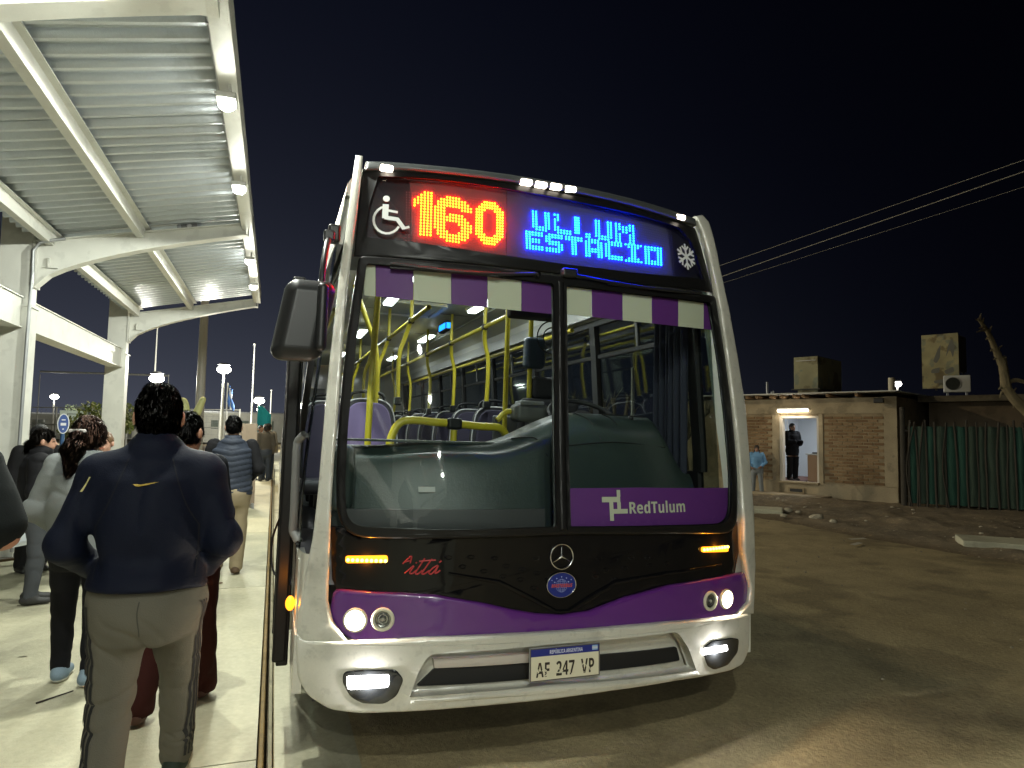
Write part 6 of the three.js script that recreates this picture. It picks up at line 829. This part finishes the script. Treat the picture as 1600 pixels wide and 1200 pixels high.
{ // fence of canes and green shade cloth
  const A = onY(1413, 790, YG), Bf = onY(1640, 804, YG), d = Bf.clone().sub(A).setY(0), L = d.length(); d.normalize(); const t = thing('cane_fence', 'green shade-cloth fence held by rough upright canes', 'fence', [A.x, YG, A.z], Math.atan2(-d.z, d.x)), R = rng(23), mC = mat([.045, .038, .028], .9), hgt = 2.02;
  const m1 = mat([.018, .095, .065], .85, 0, { map: rep(texPaint, 1.2), transmission: .15, thickness: 0 }), m2 = mat([.05, .085, .058], .85, 0, { map: rep(texPaint, 1.3), transmission: .15, thickness: 0 }); let x = .12, k = 0;
  while (x < L) { const w = .17 + R() * .07; const n = 14, pos = [], idx = []; for (let j = 0; j <= n; j++) for (let i = 0; i <= 5; i++) { const u = i / 5, v = j / n; pos.push(x + u * w, .08 + v * (hgt - .1 + .03 * R()), .05 * Math.sin(u * Math.PI) + .015 * vnoise(x * 3 + u * 3, v * 8, k)); } for (let j = 0; j < n; j++) for (let i = 0; i < 5; i++) { const o = j * 6 + i; idx.push(o, o + 1, o + 6, o + 1, o + 7, o + 6); } const g = new THREE.BufferGeometry(); g.setAttribute('position', new THREE.Float32BufferAttribute(pos, 3)); g.setIndex(idx); g.computeVertexNormals(); part('cloth_panel', metreUV(g), k > 6 && k < 11 ? m2 : R() < .25 ? m2 : m1, t);
    part('cane', pipe([V(x, 0, .03), V(x + (R() - .5) * .05, .7, .04), V(x + (R() - .5) * .06, 1.4, .03), V(x + (R() - .5) * .10, hgt + .05 + R() * .12, .03)], .018 + R() * .012, 10, 6), mC, t); if (R() < .35) part('cane', pipe([V(x + .05, 0, .06), V(x + .08 + (R() - .5) * .3, 1.0, .07), V(x + .06 + (R() - .5) * .3, hgt + .1, .06)], .016, 10, 6), mC, t); x += w; k++; }
  for (const y of [.25, 1.12, 1.9]) part('rail', rod(V(0, y, .0), V(L, y, .0), .022, .022, 6), mC, t); part('end_post', [rod(V(0, 0, 0), V(.0, 2.5, 0), .07, .06, 8)], mC, t);
}
// pruned street trees
function prunedTree(pos, h, seed, label, forks) {
  const R = rng(seed), t = thing('pruned_tree', label, 'tree', pos, 0, 'pruned bare trees along the verge'), m = mat([.34, .31, .24], .9, 0, { bumpMap: rep(texBumpFine, 4), bumpScale: .02, map: rep(texMortar, 2) });
  const tr = [V(0, -.1, 0), V(.04, h * .25, .02), V(-.03, h * .5, .0)]; part('trunk', pipe(tr, .11, 16, 9), m, t);
  for (let i = 0; i < forks; i++) { const a = i / forks * 6.28 + R(), e = V(Math.cos(a) * h * .22, h * (.8 + .2 * R()), Math.sin(a) * h * .22), mid = tr[2].clone().lerp(e, .5).add(V((R() - .5) * .2, -.06, (R() - .5) * .2)), b = part('limb', pipe([tr[2].clone().add(V(0, -.05, 0)), mid, e], .06, 14, 8), m, t); part('stub_knob', new THREE.SphereGeometry(.085, 10, 8).translate(e.x, e.y, e.z), m, b);
    for (let k = 0; k < 5; k++) { const u = V(R() - .5, .5 + R() * .6, R() - .5).normalize().multiplyScalar(.25 + R() * .35); const s = e.clone().lerp(mid, R() * .6); part('shoot', rod(s, s.clone().add(u), .022, .008, 5), m, b); } }
  return t;
}
prunedTree([10.7, YG, -16.2], 2.9, 3, 'pruned pale tree seen through the right windscreen pane, nearest the house', 4); prunedTree([10.4, YG, -19.6], 3.0, 7, 'pruned pale tree seen through the windscreen beside a thin post', 5); prunedTree([10.5, YG, -23], 3.2, 12, 'pruned pale tree seen through the windscreen, farthest along the verge', 4); prunedTree([10.3, YG, -27], 3.2, 15, 'pruned pale tree farthest off behind the bus', 4);
{ const t = thing('street_post', 'thin pale post among the pruned trees seen through the windscreen', 'post', [9.9, YG, -17.6]); part('shaft', new THREE.CylinderGeometry(.05, .06, 3.6, 10).translate(0, 1.8, 0), mPole, t); part('cap', new THREE.SphereGeometry(.06, 10, 8).translate(0, 3.6, 0), mPole, t); }
{ // tree leaning in from the right
  const dp = 10.9, P = (x, y, k = 0) => atDepth(x, y, dp + k), root = onY(1668, 884, YG), t = thing('pruned_tree', 'bare pruned tree trunk leaning in beside the green fence', 'tree', [0, 0, 0], 0, 'pruned bare trees along the verge'), m = mat([.30, .25, .15], .9, 0, { bumpMap: rep(texBumpFine, 5), bumpScale: .02, map: rep(texMortar, 2) });
  const taper = (pts, r0, r1, seg = 40) => { const c = new THREE.CatmullRomCurve3(pts), g = new THREE.TubeGeometry(c, seg, 1, 9), p = g.attributes.position; const fr = c.getSpacedPoints(seg); for (let i = 0; i <= seg; i++) for (let j = 0; j <= 9; j++) { const o = i * 10 + j, q = c.getPointAt(i / seg), r = lerp(r0, r1, i / seg) * (1 + .16 * vnoise(i * .6, j * .7, r0 * 50)); p.setXYZ(o, q.x + (p.getX(o) - q.x) * r, q.y + (p.getY(o) - q.y) * r, q.z + (p.getZ(o) - q.z) * r); } g.computeVertexNormals(); return g; };
  part('trunk', taper([root.clone().add(V(0, -.1, 0)), P(1664, 770), P(1640, 690), P(1606, 645), P(1584, 622), P(1571, 604)], .11, .075), m, t); part('limb', taper([P(1572, 606), P(1570, 590), P(1566, 570), P(1556, 548), P(1548, 528), P(1541, 515), P(1534, 505), P(1529, 497)], .075, .022), m, t); part('limb', taper([P(1571, 600), P(1585, 594), P(1605, 598), P(1640, 606)], .035, .025), m, t); part('limb', taper([P(1574, 592), P(1571, 575), P(1569, 558)], .035, .032), m, t);
  for (const [a, b] of [[[1545, 522], [1550, 509]], [[1538, 512], [1529, 513]], [[1534, 506], [1538, 497]], [[1560, 560], [1552, 562]], [[1553, 545], [1547, 549]], [[1568, 602], [1560, 609]], [[1566, 612], [1562, 622]], [[1540, 516], [1526, 519]], [[1550, 532], [1543, 526]], [[1557, 549], [1566, 540]], [[1562, 563], [1570, 556]], [[1547, 526], [1540, 531]], [[1580, 618], [1588, 606]], [[1590, 628], [1583, 637]], [[1533, 503], [1524, 499]], [[1531, 500], [1533, 490]]]) part('shoot', taper([P(...a), P((a[0] + b[0]) / 2, (a[1] + b[1]) / 2 - 1), P(...b)], .022, .008, 8), m, t);
}
// overhead wires on their poles, rising out of the picture
{ const h1 = 6.9, far = V(8.2, h1, -62); [[1600, 268, 7.0, .010, 'lower overhead wire above the brick house'], [1600, 250, 7.4, .007, 'upper overhead wire above the brick house'], [1600, 292, 6.6, .004, 'faint thin overhead wire under the others']].forEach(([px, py, h, r, lab], i) => { const near = onY(px, py, h), mid = onY([1125, 1122, 1130][i], [433, 416, 442][i], h - .1), e = mid.clone().addScaledVector(mid.clone().sub(near), 1.6), s = near.clone().addScaledVector(near.clone().sub(mid), .5); const c = []; for (let k = 0; k <= 30; k++) { const t = k / 30, p = s.clone().lerp(e, t); c.push(p); } single('overhead_wire', new THREE.TubeGeometry(new THREE.CatmullRomCurve3(c), 60, r, 5), mat([.25, .24, .20], .7), lab, 'wire', 'overhead wires'); }); }
// concrete crossing slabs, stones and rubble on the verge
for (const [px, py, w, l, a, lab] of [[1182, 797, 1.1, .7, .4, 'pale concrete slab on the verge before the brick house'], [1585, 851, 1.5, .8, .35, 'pale concrete slab on the verge before the green fence']]) { const p = onY(px, py, -.06); const m = single('concrete_slab', metreUV(rbox(w, .12, l, .02, 0, 0, 0)), mConcrete, lab, 'slab'); m.position.set(p.x, -.06, p.z); m.rotation.y = houseTurn + a; }
{ const R = rng(77), mS = mat([.5, .48, .42], .9, 0, { map: rep(texMortar, 3) }); const rock = (r, s) => { const g = new THREE.IcosahedronGeometry(r, 1), p = g.attributes.position; for (let i = 0; i < p.count; i++) { const k = 1 + .3 * vnoise(p.getX(i) * 9 / r * .05 + s, p.getY(i) * 9, p.getZ(i) * 9); p.setXYZ(i, p.getX(i) * k, p.getY(i) * k * .6, p.getZ(i) * k); } g.computeVertexNormals(); return g; };
  for (const [px, py, r] of [[1231, 797, .10], [1277, 809, .14], [1302, 815, .08], [1225, 806, .07], [1247, 800, .06]]) { const p = onY(px, py, -.05), m = single('stone', rock(r, r * 90), mS, 'pale stone lying on the earth verge before the brick house', 'stone', 'pale stones on the verge'); m.position.set(p.x, -.05, p.z); }
  for (const [px, py] of [[1338, 853], [1340, 845]]) { const p = onY(px, py, ROAD), m = single('paper_scrap', new THREE.PlaneGeometry(.35, .08).rotateX(-1.5), mat([.6, .58, .5], .8), 'flat pale scrap of paper lying on the road', 'litter', 'paper scraps on the road'); m.position.set(p.x, ROAD + .035, p.z); m.rotation.y = R(); }
  const rb = []; for (let i = 0; i < 420; i++) { const x = 10.4 + R() * 4, z = -20 + R() * 17, g = rock(.008 + R() ** 4 * .045, i); rb.push(g.translate(x, -.09 + R() * .03, z)); } const m = part('rubble', rb, mS, scene); m.userData = { kind: 'stuff', label: 'small stones and rubble scattered over the earth verge', category: 'rubble' };
}
// the girl by the house and someone in black beside the bus
{ const p = onY(1183, 771, YG); figure({ label: 'girl in pale blue hooded top, long dark hair, by the brick house', H: 1.42, pos: [p.x, YG, p.z], yaw: -.75, cell: .013, far: true, hair: [.012, .009, .008], hairLow: -.15, hairGrow: .018, hairFront: .05, extraHair: [['long_hair', [cone([.07, 1.58, -.03], [.10, 1.38, .02], .035, .022), cone([-.07, 1.58, -.03], [-.10, 1.38, .02], .035, .022)], hairMat([.012, .009, .008])]], J: { elL: [.29, 1.14, -.05], wrL: [.18, 1.0, .10], elR: [-.27, 1.14, -.05], wrR: [-.20, .98, .10], kneeL: [.13, .5, .02], ankL: [.16, .085, 0], kneeR: [-.12, .5, .02], ankR: [-.14, .085, 0] }, top: { name: 'hooded_top', mat: cloth([.16, .33, .55], .9), grow: .026, hem: .86 }, bottom: { mat: cloth([.22, .24, .25], .9), grow: .026 }, skin: [.34, .19, .12] });
  const q = onY(1163, 776, YG); figure({ label: 'person in black half hidden by the bus beside the girl', H: 1.5, pos: [q.x, YG, q.z], yaw: .4, cell: .017, far: true, noHands: true, top: { name: 'coat', mat: cloth([.006, .006, .007]), grow: .04, hem: .6 }, bottom: { mat: cloth([.008, .008, .009]) } }); }
renderer.render(scene, camera);
